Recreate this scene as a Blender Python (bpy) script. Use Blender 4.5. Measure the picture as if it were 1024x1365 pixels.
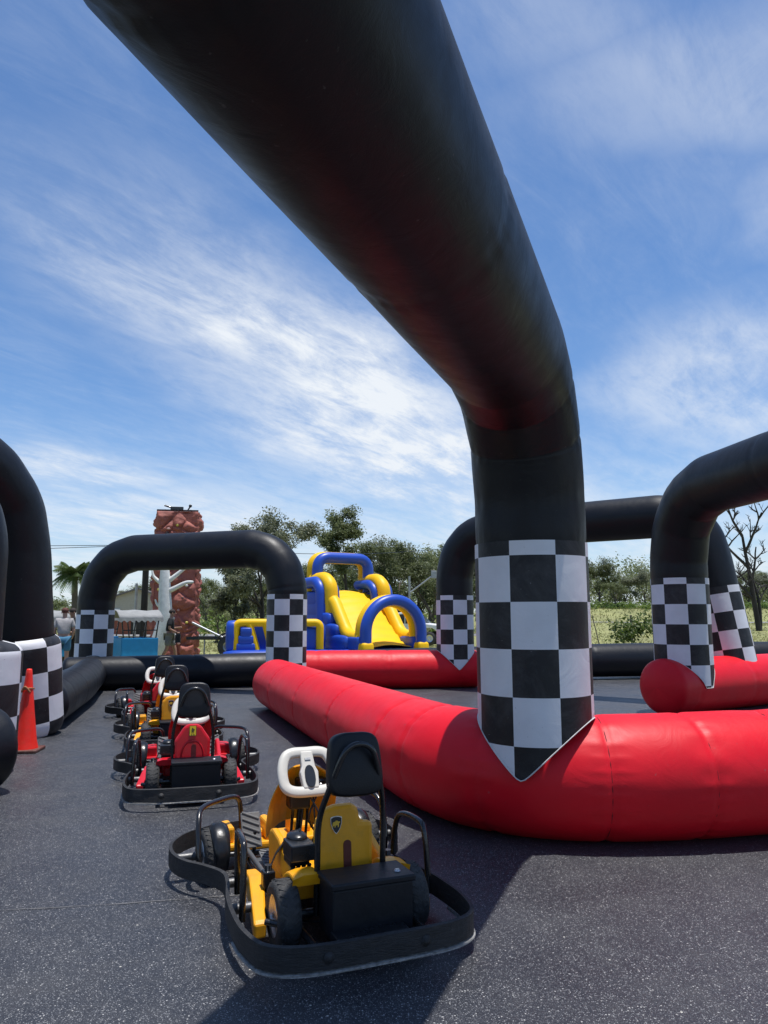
import bpy, bmesh, math, random
import numpy as np
from mathutils import Vector, Matrix, noise as mn

for o in list(bpy.data.objects): bpy.data.objects.remove(o)
S = bpy.context.scene
COL = S.collection
R = math.radians
PI = math.pi

# ------------------------------------------------------------------ camera, light, sky
PITCH = R(8.05); FPX = 993.0; CAMZ = 1.5
cam = bpy.data.cameras.new('camera'); camo = bpy.data.objects.new('camera', cam); COL.objects.link(camo)
camo.location = (0, 0, CAMZ); camo.rotation_euler = (PI/2 + PITCH, 0, 0)
cam.sensor_fit = 'VERTICAL'; cam.sensor_height = 36.0; cam.sensor_width = 27.0
cam.lens = 36.0*FPX/1365.0
cam.clip_start = 0.05; cam.clip_end = 3000
S.camera = camo
S.render.resolution_x = 768; S.render.resolution_y = 1024
S.view_settings.view_transform = 'Standard'; S.view_settings.look = 'None'
S.view_settings.gamma = 1.0; S.view_settings.exposure = 0.18; S.view_settings.use_curve_mapping = False

SUN_TILT = 7.5; SUN_AZ = 95.0           # degrees from zenith; direction the light comes from (clockwise from +Y)
sd = bpy.data.lights.new('sun', 'SUN'); so = bpy.data.objects.new('sun', sd); COL.objects.link(so)
sd.energy = 4.6; sd.angle = R(0.55); sd.color = (1.0, 0.965, 0.92)
sv = Vector((math.sin(R(SUN_TILT))*math.sin(R(SUN_AZ)), math.sin(R(SUN_TILT))*math.cos(R(SUN_AZ)), math.cos(R(SUN_TILT))))
so.rotation_euler = sv.to_track_quat('Z', 'Y').to_euler(); so.location = (0, 0, 30)

def px(x, y):                            # direction of a spot in the photograph (used for placing things in the world)
    v = Vector((0, math.cos(PITCH), math.sin(PITCH))) + Vector((1, 0, 0))*((x-512)/FPX) + Vector((0, -math.sin(PITCH), math.cos(PITCH)))*((682.5-y)/FPX)
    return v.normalized()
def PX(x, Y, z=1.0):                     # world X of column x at depth Y
    return (x-512)/FPX*(Y*math.cos(PITCH)+(z-CAMZ)*math.sin(PITCH))
def PZ(y, Y):                            # world height of row y at depth Y
    return CAMZ + Y*math.tan(PITCH - math.atan((y-682.5)/FPX))

W = bpy.data.worlds.new('World'); S.world = W; W.use_nodes = True
nt = W.node_tree; N = nt.nodes; Lk = nt.links; N.clear()
def wn(t, **k):
    n = N.new(t)
    for a, b in k.items(): setattr(n, a, b)
    return n
def wmath(op, a, b=None, c=None, clamp=False):
    n = N.new('ShaderNodeMath'); n.operation = op; n.use_clamp = clamp
    for i, v in enumerate((a, b, c)):
        if v is None: continue
        if isinstance(v, (int, float)): n.inputs[i].default_value = v
        else: Lk.new(v, n.inputs[i])
    return n.outputs[0]
sky = wn('ShaderNodeTexSky', sky_type='NISHITA', sun_disc=False)
sky.sun_elevation = R(90-SUN_TILT); sky.sun_rotation = R(SUN_AZ); sky.altitude = 50
sky.air_density = 1.0; sky.dust_density = 0.6; sky.ozone_density = 2.2
tc = wn('ShaderNodeTexCoord')
sep = wn('ShaderNodeSeparateXYZ'); Lk.new(tc.outputs['Generated'], sep.inputs[0])
zc = wmath('MAXIMUM', sep.outputs[2], 0.0)
den = wmath('ADD', zc, 0.16)
u_ = wmath('DIVIDE', sep.outputs[0], den); v_ = wmath('DIVIDE', sep.outputs[1], den)
cmb = wn('ShaderNodeCombineXYZ'); Lk.new(u_, cmb.inputs[0]); Lk.new(v_, cmb.inputs[1])
mp = wn('ShaderNodeMapping', vector_type='TEXTURE'); mp.inputs['Rotation'].default_value = (0, 0, R(62)); mp.inputs['Scale'].default_value = (1.25, 0.62, 1); mp.inputs['Location'].default_value = (3.1, 1.7, 0)
Lk.new(cmb.outputs[0], mp.inputs[0])
def wnoise(vec, sc, det, rough, dist=0.0):
    n = wn('ShaderNodeTexNoise'); n.inputs['Scale'].default_value = sc; n.inputs['Detail'].default_value = det
    n.inputs['Roughness'].default_value = rough; n.inputs['Distortion'].default_value = dist; Lk.new(vec, n.inputs['Vector']); return n.outputs['Fac']
n1 = wnoise(mp.outputs[0], 1.1, 8, 0.6, 0.3)
n2 = wnoise(mp.outputs[0], 4.2, 9, 0.7, 0.35)
mp2 = wn('ShaderNodeMapping', vector_type='TEXTURE'); mp2.inputs['Rotation'].default_value = (0, 0, R(48)); mp2.inputs['Scale'].default_value = (.62, .16, 1); Lk.new(cmb.outputs[0], mp2.inputs[0])
n3 = wnoise(mp2.outputs[0], 1.8, 7, 0.7, 0.7)
# cirrus banks: soft ellipses in the cloud plane, each broken up by the noises above
def bank(x0, y0, x1, y1, wpx_dir, width, gain):
    a = px(x0, y0); b = px(x1, y1)
    A = Vector((a.x/(a.z+.16), a.y/(a.z+.16))); B = Vector((b.x/(b.z+.16), b.y/(b.z+.16)))
    m = (A+B)/2; d = B-A; L = d.length/2; ang = math.atan2(d.y, d.x)
    mpn = wn('ShaderNodeMapping', vector_type='TEXTURE')
    mpn.inputs['Location'].default_value = (m.x, m.y, 0); mpn.inputs['Rotation'].default_value = (0, 0, ang)
    mpn.inputs['Scale'].default_value = (L, width, 1); Lk.new(wob.outputs[0], mpn.inputs[0])
    ln = wn('ShaderNodeVectorMath', operation='LENGTH'); Lk.new(mpn.outputs[0], ln.inputs[0])
    mr = wn('ShaderNodeMapRange', interpolation_type='SMOOTHSTEP'); mr.inputs['From Min'].default_value = 1.35; mr.inputs['From Max'].default_value = 0.15
    mr.inputs['To Min'].default_value = 0; mr.inputs['To Max'].default_value = gain; Lk.new(ln.outputs['Value'], mr.inputs[0])
    return mr.outputs[0]
wobn = wn('ShaderNodeTexNoise'); wobn.inputs['Scale'].default_value = 1.6; wobn.inputs['Detail'].default_value = 5; Lk.new(cmb.outputs[0], wobn.inputs['Vector'])
wob1 = wn('ShaderNodeVectorMath', operation='MULTIPLY_ADD'); Lk.new(wobn.outputs['Color'], wob1.inputs[0])
wob1.inputs[1].default_value = (0.55, 0.55, 0); wob1.inputs[2].default_value = (-0.275, -0.275, 0)
wob = wn('ShaderNodeVectorMath', operation='ADD'); Lk.new(cmb.outputs[0], wob.inputs[0]); Lk.new(wob1.outputs[0], wob.inputs[1])
banks = [bank(60, 250, 640, 640, 0, 0.34, 1.15), bank(230, 430, 720, 700, 0, 0.46, 1.15), bank(-60, 700, 420, 700, 0, .5, .5), bank(0, 590, 200, 660, 0, 0.22, 0.75),
         bank(640, 150, 1200, 120, 0, 0.16, 0.34), bank(620, 60, 900, 20, 0, 0.12, 0.25), bank(780, 560, 1200, 480, 0, 0.5, 0.6), bank(960, 300, 1200, 250, 0, .25, .4)]
acc = banks[0]
for b in banks[1:]: acc = wmath('MAXIMUM', acc, b)
rag = wmath('ADD', wmath('MULTIPLY', n1, 0.42), wmath('MULTIPLY', n2, 0.36)); rag = wmath('ADD', rag, wmath('MULTIPLY', n3, 0.22))
mrr = wn('ShaderNodeMapRange', interpolation_type='SMOOTHSTEP'); mrr.inputs['From Min'].default_value = 0.38; mrr.inputs['From Max'].default_value = 0.62; Lk.new(rag, mrr.inputs[0])
rag2 = mrr.outputs[0]
m1 = wmath('MULTIPLY', acc, wmath('ADD', wmath('MULTIPLY', rag2, 0.85), 0.22))
thin = wmath('MULTIPLY', wmath('MULTIPLY', rag2, n3), 0.20)
hz = wn('ShaderNodeMapRange', interpolation_type='SMOOTHSTEP'); hz.inputs['From Min'].default_value = 0.30; hz.inputs['From Max'].default_value = -0.02
hz.inputs['To Max'].default_value = 0.74; Lk.new(sep.outputs[2], hz.inputs[0])
hz2 = wmath('MULTIPLY', hz.outputs[0], wmath('ADD', wmath('MULTIPLY', rag2, 0.6), 0.55))
mask = wmath('ADD', wmath('MAXIMUM', m1, thin), hz2, clamp=True)
mixc = wn('ShaderNodeMix', data_type='RGBA'); Lk.new(mask, mixc.inputs['Factor']); 
SKYMUL = (0.66, 0.86, 1.06)
sm = wn('ShaderNodeMix', data_type='RGBA', blend_type='MULTIPLY'); sm.inputs['Factor'].default_value = 1; Lk.new(sky.outputs[0], sm.inputs['A']); sm.inputs['B'].default_value = (*SKYMUL, 1)
Lk.new(sm.outputs['Result'], mixc.inputs['A'])
mixc.inputs['B'].default_value = (6.0, 6.35, 6.8, 1)
bg = wn('ShaderNodeBackground'); bg.inputs['Strength'].default_value = 0.125; Lk.new(mixc.outputs['Result'], bg.inputs['Color'])
wo = wn('ShaderNodeOutputWorld'); Lk.new(bg.outputs[0], wo.inputs[0])

# ------------------------------------------------------------------ helpers: objects
def tag(o, label=None, cat=None, group=None, kind=None):
    if label: o['label'] = label
    if cat: o['category'] = cat
    if group: o['group'] = group
    if kind: o['kind'] = kind
    return o
def empty(name, loc=(0, 0, 0), rz=0, label=None, cat=None, group=None):
    o = bpy.data.objects.new(name, None); COL.objects.link(o); o.location = loc; o.rotation_euler = (0, 0, rz); o.empty_display_size = .1
    return tag(o, label, cat, group)
def copy_tree(o, parent=None):
    c = o.copy(); COL.objects.link(c); c.parent = parent
    for ch in list(o.children): copy_tree(ch, c)
    return c

class MB:
    """collects shapes and links them as ONE mesh object"""
    def __init__(s): s.v = []; s.f = []; s.uv = []; s.mi = []; s.sm = []
    def add(s, vs, fs, uvs=None, mi=0, smooth=False, M=None):
        b = len(s.v)
        for p in vs:
            s.v.append(tuple(M @ Vector(p)) if M is not None else tuple(p))
        for i, f in enumerate(fs):
            s.f.append([b+k for k in f]); s.mi.append(mi); s.sm.append(smooth)
            s.uv.append(uvs[i] if uvs else None)
        return s
    def build(s, name, mats, parent=None, bevel=0, sub=0):
        me = bpy.data.meshes.new(name); me.from_pydata(s.v, [], s.f)
        if not isinstance(mats, (list, tuple)): mats = [mats]
        for m in mats: me.materials.append(m)
        me.polygons.foreach_set('material_index', s.mi); me.polygons.foreach_set('use_smooth', s.sm)
        if any(u is not None for u in s.uv):
            ul = me.uv_layers.new(name='UVMap'); flat = []
            for f, u in zip(s.f, s.uv):
                for k in range(len(f)): flat += list(u[k]) if u else [0, 0]
            ul.data.foreach_set('uv', flat)
        me.update()
        o = bpy.data.objects.new(name, me); COL.objects.link(o); o.parent = parent
        if bevel:
            md = o.modifiers.new('b', 'BEVEL'); md.width = bevel; md.segments = 2; md.limit_method = 'ANGLE'; md.angle_limit = R(35)
        if sub:
            md = o.modifiers.new('s', 'SUBSURF'); md.levels = sub; md.render_levels = sub
        return o
    # shapes
    def box(s, c, d, M=None, mi=0):
        x, y, z = d[0]/2, d[1]/2, d[2]/2; cx, cy, cz = c
        vs = [(cx+a*x, cy+b*y, cz+e*z) for a in (-1, 1) for b in (-1, 1) for e in (-1, 1)]
        s.add(vs, [(0, 1, 3, 2), (4, 6, 7, 5), (0, 4, 5, 1), (2, 3, 7, 6), (0, 2, 6, 4), (1, 5, 7, 3)], mi=mi, M=M); return s
    def prism(s, poly, z0, z1, M=None, mi=0):      # polygon in xy, extruded in z
        n = len(poly); vs = [(x, y, z0) for x, y in poly]+[(x, y, z1) for x, y in poly]
        fs = [tuple(range(n))[::-1], tuple(range(n, 2*n))]+[(i, (i+1) % n, n+(i+1) % n, n+i) for i in range(n)]
        s.add(vs, fs, mi=mi, M=M); return s
    def tube(s, pts, r, n=8, M=None, mi=0, closed=False, cap=True, flat=1.0):
        pts = [Vector(p) for p in pts]; m = len(pts)
        rr = r if isinstance(r, (list, tuple)) else [r]*m
        tang = []
        for i in range(m):
            a = pts[(i-1) % m] if (closed or i > 0) else pts[i]; b = pts[(i+1) % m] if (closed or i < m-1) else pts[i]
            tang.append((b-a).normalized())
        up = Vector((0, 0, 1)) if abs(tang[0].z) < .9 else Vector((0, 1, 0))
        nn = (up - tang[0]*up.dot(tang[0])).normalized(); vs = []
        for i in range(m):
            t = tang[i]; nn = (nn - t*nn.dot(t)).normalized(); bb = t.cross(nn)
            for k in range(n):
                a = 2*PI*k/n; vs.append(pts[i]+(nn*math.cos(a)*flat+bb*math.sin(a))*rr[i])
        fs = []
        for i in range(m if closed else m-1):
            j = (i+1) % m
            for k in range(n): fs.append((i*n+k, i*n+(k+1) % n, j*n+(k+1) % n, j*n+k))
        s.add(vs, fs, smooth=True, M=M, mi=mi)
        if cap and not closed:
            s.add(vs[:n], [tuple(range(n))[::-1]], M=M, mi=mi); s.add(vs[-n:], [tuple(range(n))], M=M, mi=mi)
        return s
    def lathe(s, prof, n=16, M=None, mi=0, smooth=True):   # prof: (r, z)
        vs = []; m = len(prof)
        for r, z in prof:
            for k in range(n): a = 2*PI*k/n; vs.append((r*math.cos(a), r*math.sin(a), z))
        fs = [(i*n+k, i*n+(k+1) % n, (i+1)*n+(k+1) % n, (i+1)*n+k) for i in range(m-1) for k in range(n)]
        s.add(vs, fs, smooth=smooth, M=M, mi=mi); return s
    def ball(s, c, r, n=10, M=None, mi=0):
        rx, ry, rz = r if isinstance(r, (tuple, list)) else (r, r, r); vs = []; m = n//2+1
        for i in range(m):
            p = PI*i/(m-1)
            for k in range(n): a = 2*PI*k/n; vs.append((c[0]+rx*math.sin(p)*math.cos(a), c[1]+ry*math.sin(p)*math.sin(a), c[2]+rz*math.cos(p)))
        fs = [(i*n+k, (i+1)*n+k, (i+1)*n+(k+1) % n, i*n+(k+1) % n) for i in range(m-1) for k in range(n)]
        s.add(vs, fs, smooth=True, M=M, mi=mi); return s

def smooth_path(pts, n=6, closed=False):          # Catmull-Rom
    P = [Vector(p) for p in pts]; m = len(P); out = []
    for i in range(m if closed else m-1):
        if closed: a, b, c, d = P[(i-1) % m], P[i], P[(i+1) % m], P[(i+2) % m]
        else: a, b, c, d = P[max(i-1, 0)], P[i], P[i+1], P[min(i+2, m-1)]
        for k in range(n):
            t = k/n
            out.append(0.5*((2*b)+(-a+c)*t+(2*a-5*b+4*c-d)*t*t+(-a+3*b-3*c+d)*t**3))
    if not closed: out.append(P[-1])
    return out
def T(x=0, y=0, z=0): return Matrix.Translation((x, y, z))
def RX(a): return Matrix.Rotation(a, 4, 'X')
def RY(a): return Matrix.Rotation(a, 4, 'Y')
def RZ(a): return Matrix.Rotation(a, 4, 'Z')

# ------------------------------------------------------------------ helpers: materials
def mat(name, col, rough=.5, metal=0, var=.12, vscale=6, bump=.15, bscale=30, spec=.5, dirt=0, dirtcol=(.25, .23, .2), coat=0, detail=5, stretch=None, coords='Object'):
    m = bpy.data.materials.new(name); m.use_nodes = True; t = m.node_tree; n = t.nodes; l = t.links
    p = n['Principled BSDF']; p.inputs['Roughness'].default_value = rough; p.inputs['Metallic'].default_value = metal
    p.inputs['Specular IOR Level'].default_value = spec; p.inputs['Coat Weight'].default_value = coat
    tc = n.new('ShaderNodeTexCoord'); src = tc.outputs[coords]
    if stretch:
        mp = n.new('ShaderNodeMapping'); mp.inputs['Scale'].default_value = stretch; l.new(src, mp.inputs[0]); src = mp.outputs[0]
    def nz(sc, det=detail, ro=.6):
        a = n.new('ShaderNodeTexNoise'); a.inputs['Scale'].default_value = sc; a.inputs['Detail'].default_value = det; a.inputs['Roughness'].default_value = ro; l.new(src, a.inputs['Vector']); return a
    a = nz(vscale); r = n.new('ShaderNodeMapRange'); r.inputs['From Min'].default_value = .3; r.inputs['From Max'].default_value = .7
    r.inputs['To Min'].default_value = 1-var; r.inputs['To Max'].default_value = 1+var; l.new(a.outputs['Fac'], r.inputs[0])
    mu = n.new('ShaderNodeMix'); mu.data_type = 'RGBA'; mu.blend_type = 'MULTIPLY'; mu.inputs['Factor'].default_value = 1
    mu.inputs['A'].default_value = (*col, 1); l.new(r.outputs[0], mu.inputs['B']); out = mu.outputs['Result']
    if dirt:
        d = nz(vscale*2.3, 9, .75); dr = n.new('ShaderNodeMapRange'); dr.inputs['From Min'].default_value = .5; dr.inputs['From Max'].default_value = .75; dr.inputs['To Max'].default_value = dirt
        l.new(d.outputs['Fac'], dr.inputs[0]); mx = n.new('ShaderNodeMix'); mx.data_type = 'RGBA'; l.new(dr.outputs[0], mx.inputs['Factor']); l.new(out, mx.inputs['A']); mx.inputs['B'].default_value = (*dirtcol, 1); out = mx.outputs['Result']
    l.new(out, p.inputs['Base Color'])
    rr = n.new('ShaderNodeMapRange'); rr.inputs['To Min'].default_value = max(0, rough-.1); rr.inputs['To Max'].default_value = min(1, rough+.12); l.new(nz(vscale*1.7, 7, .7).outputs['Fac'], rr.inputs[0]); l.new(rr.outputs[0], p.inputs['Roughness'])
    if bump:
        b = n.new('ShaderNodeBump'); b.inputs['Strength'].default_value = bump; b.inputs['Distance'].default_value = .02; l.new(nz(bscale, 6, .6).outputs['Fac'], b.inputs['Height']); l.new(b.outputs[0], p.inputs['Normal'])
    m['_out'] = 1
    return m
def nodes_of(m): return m.node_tree.nodes, m.node_tree.links, m.node_tree.nodes['Principled BSDF']

# coated PVC cloth of the inflatables: soft sheen, weave, creases, dust
def vinyl(name, col, rough=.42, dust=.25, dustcol=(.16, .15, .14), checker=False, col2=(.70, .70, .72), wr=.3, spec=.5):
    m = bpy.data.materials.new(name); m.use_nodes = True; n, l, p = nodes_of(m)
    tc = n.new('ShaderNodeTexCoord'); src = tc.outputs['UV']
    def nz(sc, det, ro, v=src, dist=0):
        a = n.new('ShaderNodeTexNoise'); a.inputs['Scale'].default_value = sc; a.inputs['Detail'].default_value = det; a.inputs['Roughness'].default_value = ro; a.inputs['Distortion'].default_value = dist; l.new(v, a.inputs['Vector']); return a.outputs['Fac']
    def mrange(x, a, b, c, d):
        r = n.new('ShaderNodeMapRange'); r.inputs['From Min'].default_value = a; r.inputs['From Max'].default_value = b; r.inputs['To Min'].default_value = c; r.inputs['To Max'].default_value = d; l.new(x, r.inputs[0]); return r.outputs[0]
    def mx(f, a, b, bt='MIX'):
        x = n.new('ShaderNodeMix'); x.data_type = 'RGBA'; x.blend_type = bt
        for s, v in (('Factor', f), ('A', a), ('B', b)):
            if isinstance(v, (int, float)): x.inputs[s].default_value = v
            elif isinstance(v, tuple): x.inputs[s].default_value = (*v, 1)
            else: l.new(v, x.inputs[s])
        return x.outputs['Result']
    base = col
    if checker:
        sx = n.new('ShaderNodeSeparateXYZ'); l.new(src, sx.inputs[0])
        def mth(op, a, b=None):
            x = n.new('ShaderNodeMath'); x.operation = op
            for i, v in enumerate((a, b)):
                if v is None: continue
                if isinstance(v, (int, float)): x.inputs[i].default_value = v
                else: l.new(v, x.inputs[i])
            return x.outputs[0]
        cell = .314
        a = mth('FLOOR', mth('DIVIDE', sx.outputs[0], cell)); b = mth('FLOOR', mth('DIVIDE', sx.outputs[1], cell))
        ck = mth('ABSOLUTE', mth('MODULO', mth('ADD', a, b), 2.0))
        base = mx(ck, col, col2)
    v = mrange(nz(1.4, 4, .6), .3, .7, .9, 1.1)
    c = mx(1.0, base, v, 'MULTIPLY')
    d = mrange(nz(2.6, 10, .78, dist=.6), .48, .78, 0, dust)
    c = mx(d, c, dustcol)
    # small scuffs and spots
    sp = mrange(nz(34, 3, .5), .70, .76, 0, .55); c = mx(sp, c, tuple(.55*a+.06 for a in dustcol))
    st = n.new('ShaderNodeMapping'); st.inputs['Scale'].default_value = (1.2, 9, 1); st.inputs['Rotation'].default_value = (0, 0, .5); l.new(src, st.inputs[0])
    sc = mrange(nz(5, 8, .7, st.outputs[0]), .66, .74, 0, .35); c = mx(sc, c, tuple(min(1, a*1.8+.02) for a in dustcol))
    l.new(c, p.inputs['Base Color'])
    l.new(mrange(nz(3.3, 6, .7), .2, .8, rough-.1, rough+.14), p.inputs['Roughness'])
    p.inputs['Specular IOR Level'].default_value = spec
    b1 = n.new('ShaderNodeBump'); b1.inputs['Strength'].default_value = wr; b1.inputs['Distance'].default_value = .012; l.new(nz(4.5, 5, .55, dist=1.2), b1.inputs['Height'])
    b2 = n.new('ShaderNodeBump'); b2.inputs['Strength'].default_value = .10; b2.inputs['Distance'].default_value = .004; l.new(nz(160, 2, .5), b2.inputs['Height']); l.new(b1.outputs[0], b2.inputs['Normal'])
    l.new(b2.outputs[0], p.inputs['Normal'])
    return m
V_BLACK = vinyl('black_vinyl', (.0065, .0075, .0105), .44, .06, (.028, .03, .036), spec=.30)
V_RED = vinyl('red_vinyl', (.66, .006, .016), .46, .10, (.50, .06, .06), spec=.28)
V_CHECK = vinyl('checker_vinyl', (.009, .009, .011), .48, .12, (.40, .39, .40), checker=True, spec=.4)
V_YEL = vinyl('yellow_vinyl', (.86, .50, .004), .46, .05, (.5, .42, .2), spec=.3)
V_BLUE = vinyl('blue_vinyl', (.012, .065, .42), .38, .12, (.1, .15, .3))
M_THREAD = mat('seam_thread', (.03, .006, .008), .8)
M_PIPING = mat('pale_piping', (.62, .6, .58), .6)

M_RUB = mat('bumper_rubber', (.015, .015, .016), .62, var=.35, vscale=8, bump=.35, bscale=40, dirt=.5, dirtcol=(.075, .07, .065), stretch=(1, 1, 6))
M_STRIP = mat('worn_strip', (.26, .255, .245), .6, var=.4, vscale=40, bump=.5, bscale=60, dirt=.7, dirtcol=(.08, .08, .08))
M_YPL = mat('yellow_plastic', (.82, .355, .006), .38, var=.08, vscale=5, bump=.08, dirt=.32, dirtcol=(.3, .18, .04))
M_RPL = mat('red_plastic', (.55, .006, .016), .34, var=.08, vscale=5, bump=.06, dirt=.15, dirtcol=(.2, .05, .05))
M_GPL = mat('grey_plastic', (.075, .078, .082), .45, var=.15, vscale=7, bump=.2, bscale=80, dirt=.4, dirtcol=(.14, .13, .12))
M_PEDAL = mat('grey_tread_rubber', (.13, .13, .13), .6, var=.15, dirt=.4, dirtcol=(.2, .19, .18))
M_BPL = mat('black_plastic', (.010, .011, .013), .28, var=.2, bump=.08, dirt=.25, dirtcol=(.04, .04, .042))
M_BOX = mat('matt_black_box', (.008, .009, .012), .5, var=.2, bump=.12, dirt=.25, dirtcol=(.025, .025, .03), spec=.35)
M_PIPE = mat('black_powder_coat', (.010, .010, .011), .25, var=.15, bump=.12, bscale=20, dirt=.3, dirtcol=(.05, .035, .025), coat=.3)
M_PAD = mat('black_leatherette', (.006, .006, .008), .42, var=.15, bump=.12, bscale=160, spec=.35)
M_CREAM = mat('cream_plastic', (.56, .53, .47), .42, var=.06, bump=.05, dirt=.3, dirtcol=(.34, .32, .28))
M_MOUNT = mat('oxidised_metal', (.12, .12, .12), .45, metal=.6, var=.2, dirt=.4, dirtcol=(.05, .045, .04))
M_TYRE = mat('tyre_rubber', (.030, .030, .030), .75, var=.2, bump=.5, bscale=60, dirt=.75, dirtcol=(.095, .09, .085))
M_STEEL = mat('bright_steel', (.6, .6, .6), .3, metal=1, var=.15, dirt=.35, dirtcol=(.2, .18, .15))
M_RIM = mat('grey_rim', (.62, .62, .62), .35, metal=.7, var=.15, dirt=.5, dirtcol=(.12, .11, .1))
M_DARK = mat('dark_screen', (.02, .022, .026), .2, var=.1, bump=0)
M_GOLD = mat('emblem_gold', (.75, .45, .03), .4, var=.05, bump=0)
M_EMY = mat('emblem_yellow', (.85, .62, .02), .4, var=.05, bump=0)
M_CONE = mat('orange_cone', (.85, .022, .010), .45, var=.08, bump=.1, dirt=.35, dirtcol=(.35, .1, .05))
M_WHITE = mat('white_paint', (.75, .75, .74), .35, var=.05, dirt=.2, dirtcol=(.4, .38, .34))
M_GLASS = mat('dark_glass', (.02, .025, .03), .08, var=.05, bump=0)
M_GALV = mat('galvanised_steel', (.34, .35, .36), .45, metal=.6, var=.2, dirt=.3)
M_BARK = mat('grey_bark', (.10, .085, .07), .9, var=.45, vscale=3, bump=.9, bscale=12, stretch=(1, 1, .25))
M_BARKD = mat('dark_bark', (.035, .03, .027), .9, var=.4, vscale=3, bump=.9, bscale=12, stretch=(1, 1, .25))
M_WOOD = mat('weathered_timber', (.16, .13, .10), .85, var=.3, vscale=4, bump=.6, stretch=(1, 1, .2))

def leafmat(name, c1, c2):
    m = bpy.data.materials.new(name); m.use_nodes = True; n, l, p = nodes_of(m)
    g = n.new('ShaderNodeNewGeometry'); cr = n.new('ShaderNodeMix'); cr.data_type = 'RGBA'; cr.inputs['A'].default_value = (*c1, 1); cr.inputs['B'].default_value = (*c2, 1)
    l.new(g.outputs['Random Per Island'], cr.inputs['Factor'])
    oi = n.new('ShaderNodeObjectInfo'); r = n.new('ShaderNodeMapRange'); r.inputs['To Min'].default_value = .75; r.inputs['To Max'].default_value = 1.3; l.new(oi.outputs['Random'], r.inputs[0])
    mu = n.new('ShaderNodeMix'); mu.data_type = 'RGBA'; mu.blend_type = 'MULTIPLY'; mu.inputs['Factor'].default_value = 1; l.new(cr.outputs['Result'], mu.inputs['A']); l.new(r.outputs[0], mu.inputs['B'])
    l.new(mu.outputs['Result'], p.inputs['Base Color']); p.inputs['Roughness'].default_value = .5; p.inputs['Specular IOR Level'].default_value = .4
    tr = n.new('ShaderNodeBsdfTranslucent'); l.new(mu.outputs['Result'], tr.inputs['Color']); ms = n.new('ShaderNodeMixShader'); ms.inputs[0].default_value = .42
    l.new(p.outputs[0], ms.inputs[1]); l.new(tr.outputs[0], ms.inputs[2]); l.new(ms.outputs[0], n['Material Output'].inputs[0])
    return m
L_GUM = leafmat('gum_leaf', (.085, .11, .04), (.19, .215, .095))
L_GREY = leafmat('grey_gum_leaf', (.10, .115, .07), (.21, .22, .14))
L_BUSH = leafmat('bush_leaf', (.045, .085, .015), (.14, .2, .04))
L_PALM = leafmat('palm_leaf', (.05, .09, .02), (.12, .16, .06))
L_GRASS = leafmat('dry_grass', (.24, .24, .09), (.34, .32, .14))

# ------------------------------------------------------------------ ground
def ground_mat():
    m = bpy.data.materials.new('asphalt'); m.use_nodes = True; n, l, p = nodes_of(m)
    tc = n.new('ShaderNodeTexCoord'); src = tc.outputs['Object']
    def nz(sc, det, ro, v=src):
        a = n.new('ShaderNodeTexNoise'); a.inputs['Scale'].default_value = sc; a.inputs['Detail'].default_value = det; a.inputs['Roughness'].default_value = ro; l.new(v, a.inputs['Vector']); return a.outputs['Fac']
    def mr(x, a, b, c, d):
        r = n.new('ShaderNodeMapRange'); r.inputs['From Min'].default_value = a; r.inputs['From Max'].default_value = b; r.inputs['To Min'].default_value = c; r.inputs['To Max'].default_value = d; l.new(x, r.inputs[0]); return r.outputs[0]
    def mx(f, a, b, bt='MIX'):
        x = n.new('ShaderNodeMix'); x.data_type = 'RGBA'; x.blend_type = bt
        for s, v in (('Factor', f), ('A', a), ('B', b)):
            if isinstance(v, (int, float)): x.inputs[s].default_value = v
            elif isinstance(v, tuple): x.inputs[s].default_value = (*v, 1)
            else: l.new(v, x.inputs[s])
        return x.outputs['Result']
    c = mx(mr(nz(.7, 6, .6), .35, .65, 0, 1), (.020, .022, .029), (.036, .038, .046))
    c = mx(mr(nz(2.2, 9, .75), .48, .75, 0, .6), c, (.072, .070, .070))
    c = mx(mr(nz(.33, 7, .7), .52, .70, 0, .5), c, (.020, .021, .026))
    c = mx(mr(nz(120, 4, .8), .3, .7, 0, .6), c, (.010, .010, .012))
    def specks(sc, thr, size, col, c):
        vo = n.new('ShaderNodeTexVoronoi'); vo.inputs['Scale'].default_value = sc; l.new(src, vo.inputs['Vector'])
        sx = n.new('ShaderNodeSeparateColor'); l.new(vo.outputs['Color'], sx.inputs[0])
        a = n.new('ShaderNodeMath'); a.operation = 'GREATER_THAN'; a.inputs[1].default_value = thr; l.new(sx.outputs[0], a.inputs[0])
        b = n.new('ShaderNodeMath'); b.operation = 'LESS_THAN'; b.inputs[1].default_value = size; l.new(vo.outputs['Distance'], b.inputs[0])
        q = n.new('ShaderNodeMath'); q.operation = 'MULTIPLY'; l.new(a.outputs[0], q.inputs[0]); l.new(b.outputs[0], q.inputs[1])
        return mx(q.outputs[0], c, col)
    c = specks(230, .42, .40, (.105, .107, .115), c)
    c = specks(150, .76, .38, (.24, .24, .24), c)
    c = specks(85, .92, .28, (.42, .41, .39), c)
    c = specks(14, .93, .07, (.5, .48, .42), c)
    l.new(c, p.inputs['Base Color']); l.new(mr(nz(1.1, 5, .6), .3, .7, .36, .58), p.inputs['Roughness'])
    b1 = n.new('ShaderNodeBump'); b1.inputs['Strength'].default_value = .55; b1.inputs['Distance'].default_value = .004; l.new(nz(140, 4, .8), b1.inputs['Height'])
    b2 = n.new('ShaderNodeBump'); b2.inputs['Strength'].default_value = .3; b2.inputs['Distance'].default_value = .02; l.new(nz(2.5, 4, .6), b2.inputs['Height']); l.new(b1.outputs[0], b2.inputs['Normal'])
    l.new(b2.outputs[0], p.inputs['Normal']); return m
M_ASPH = ground_mat()
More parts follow.
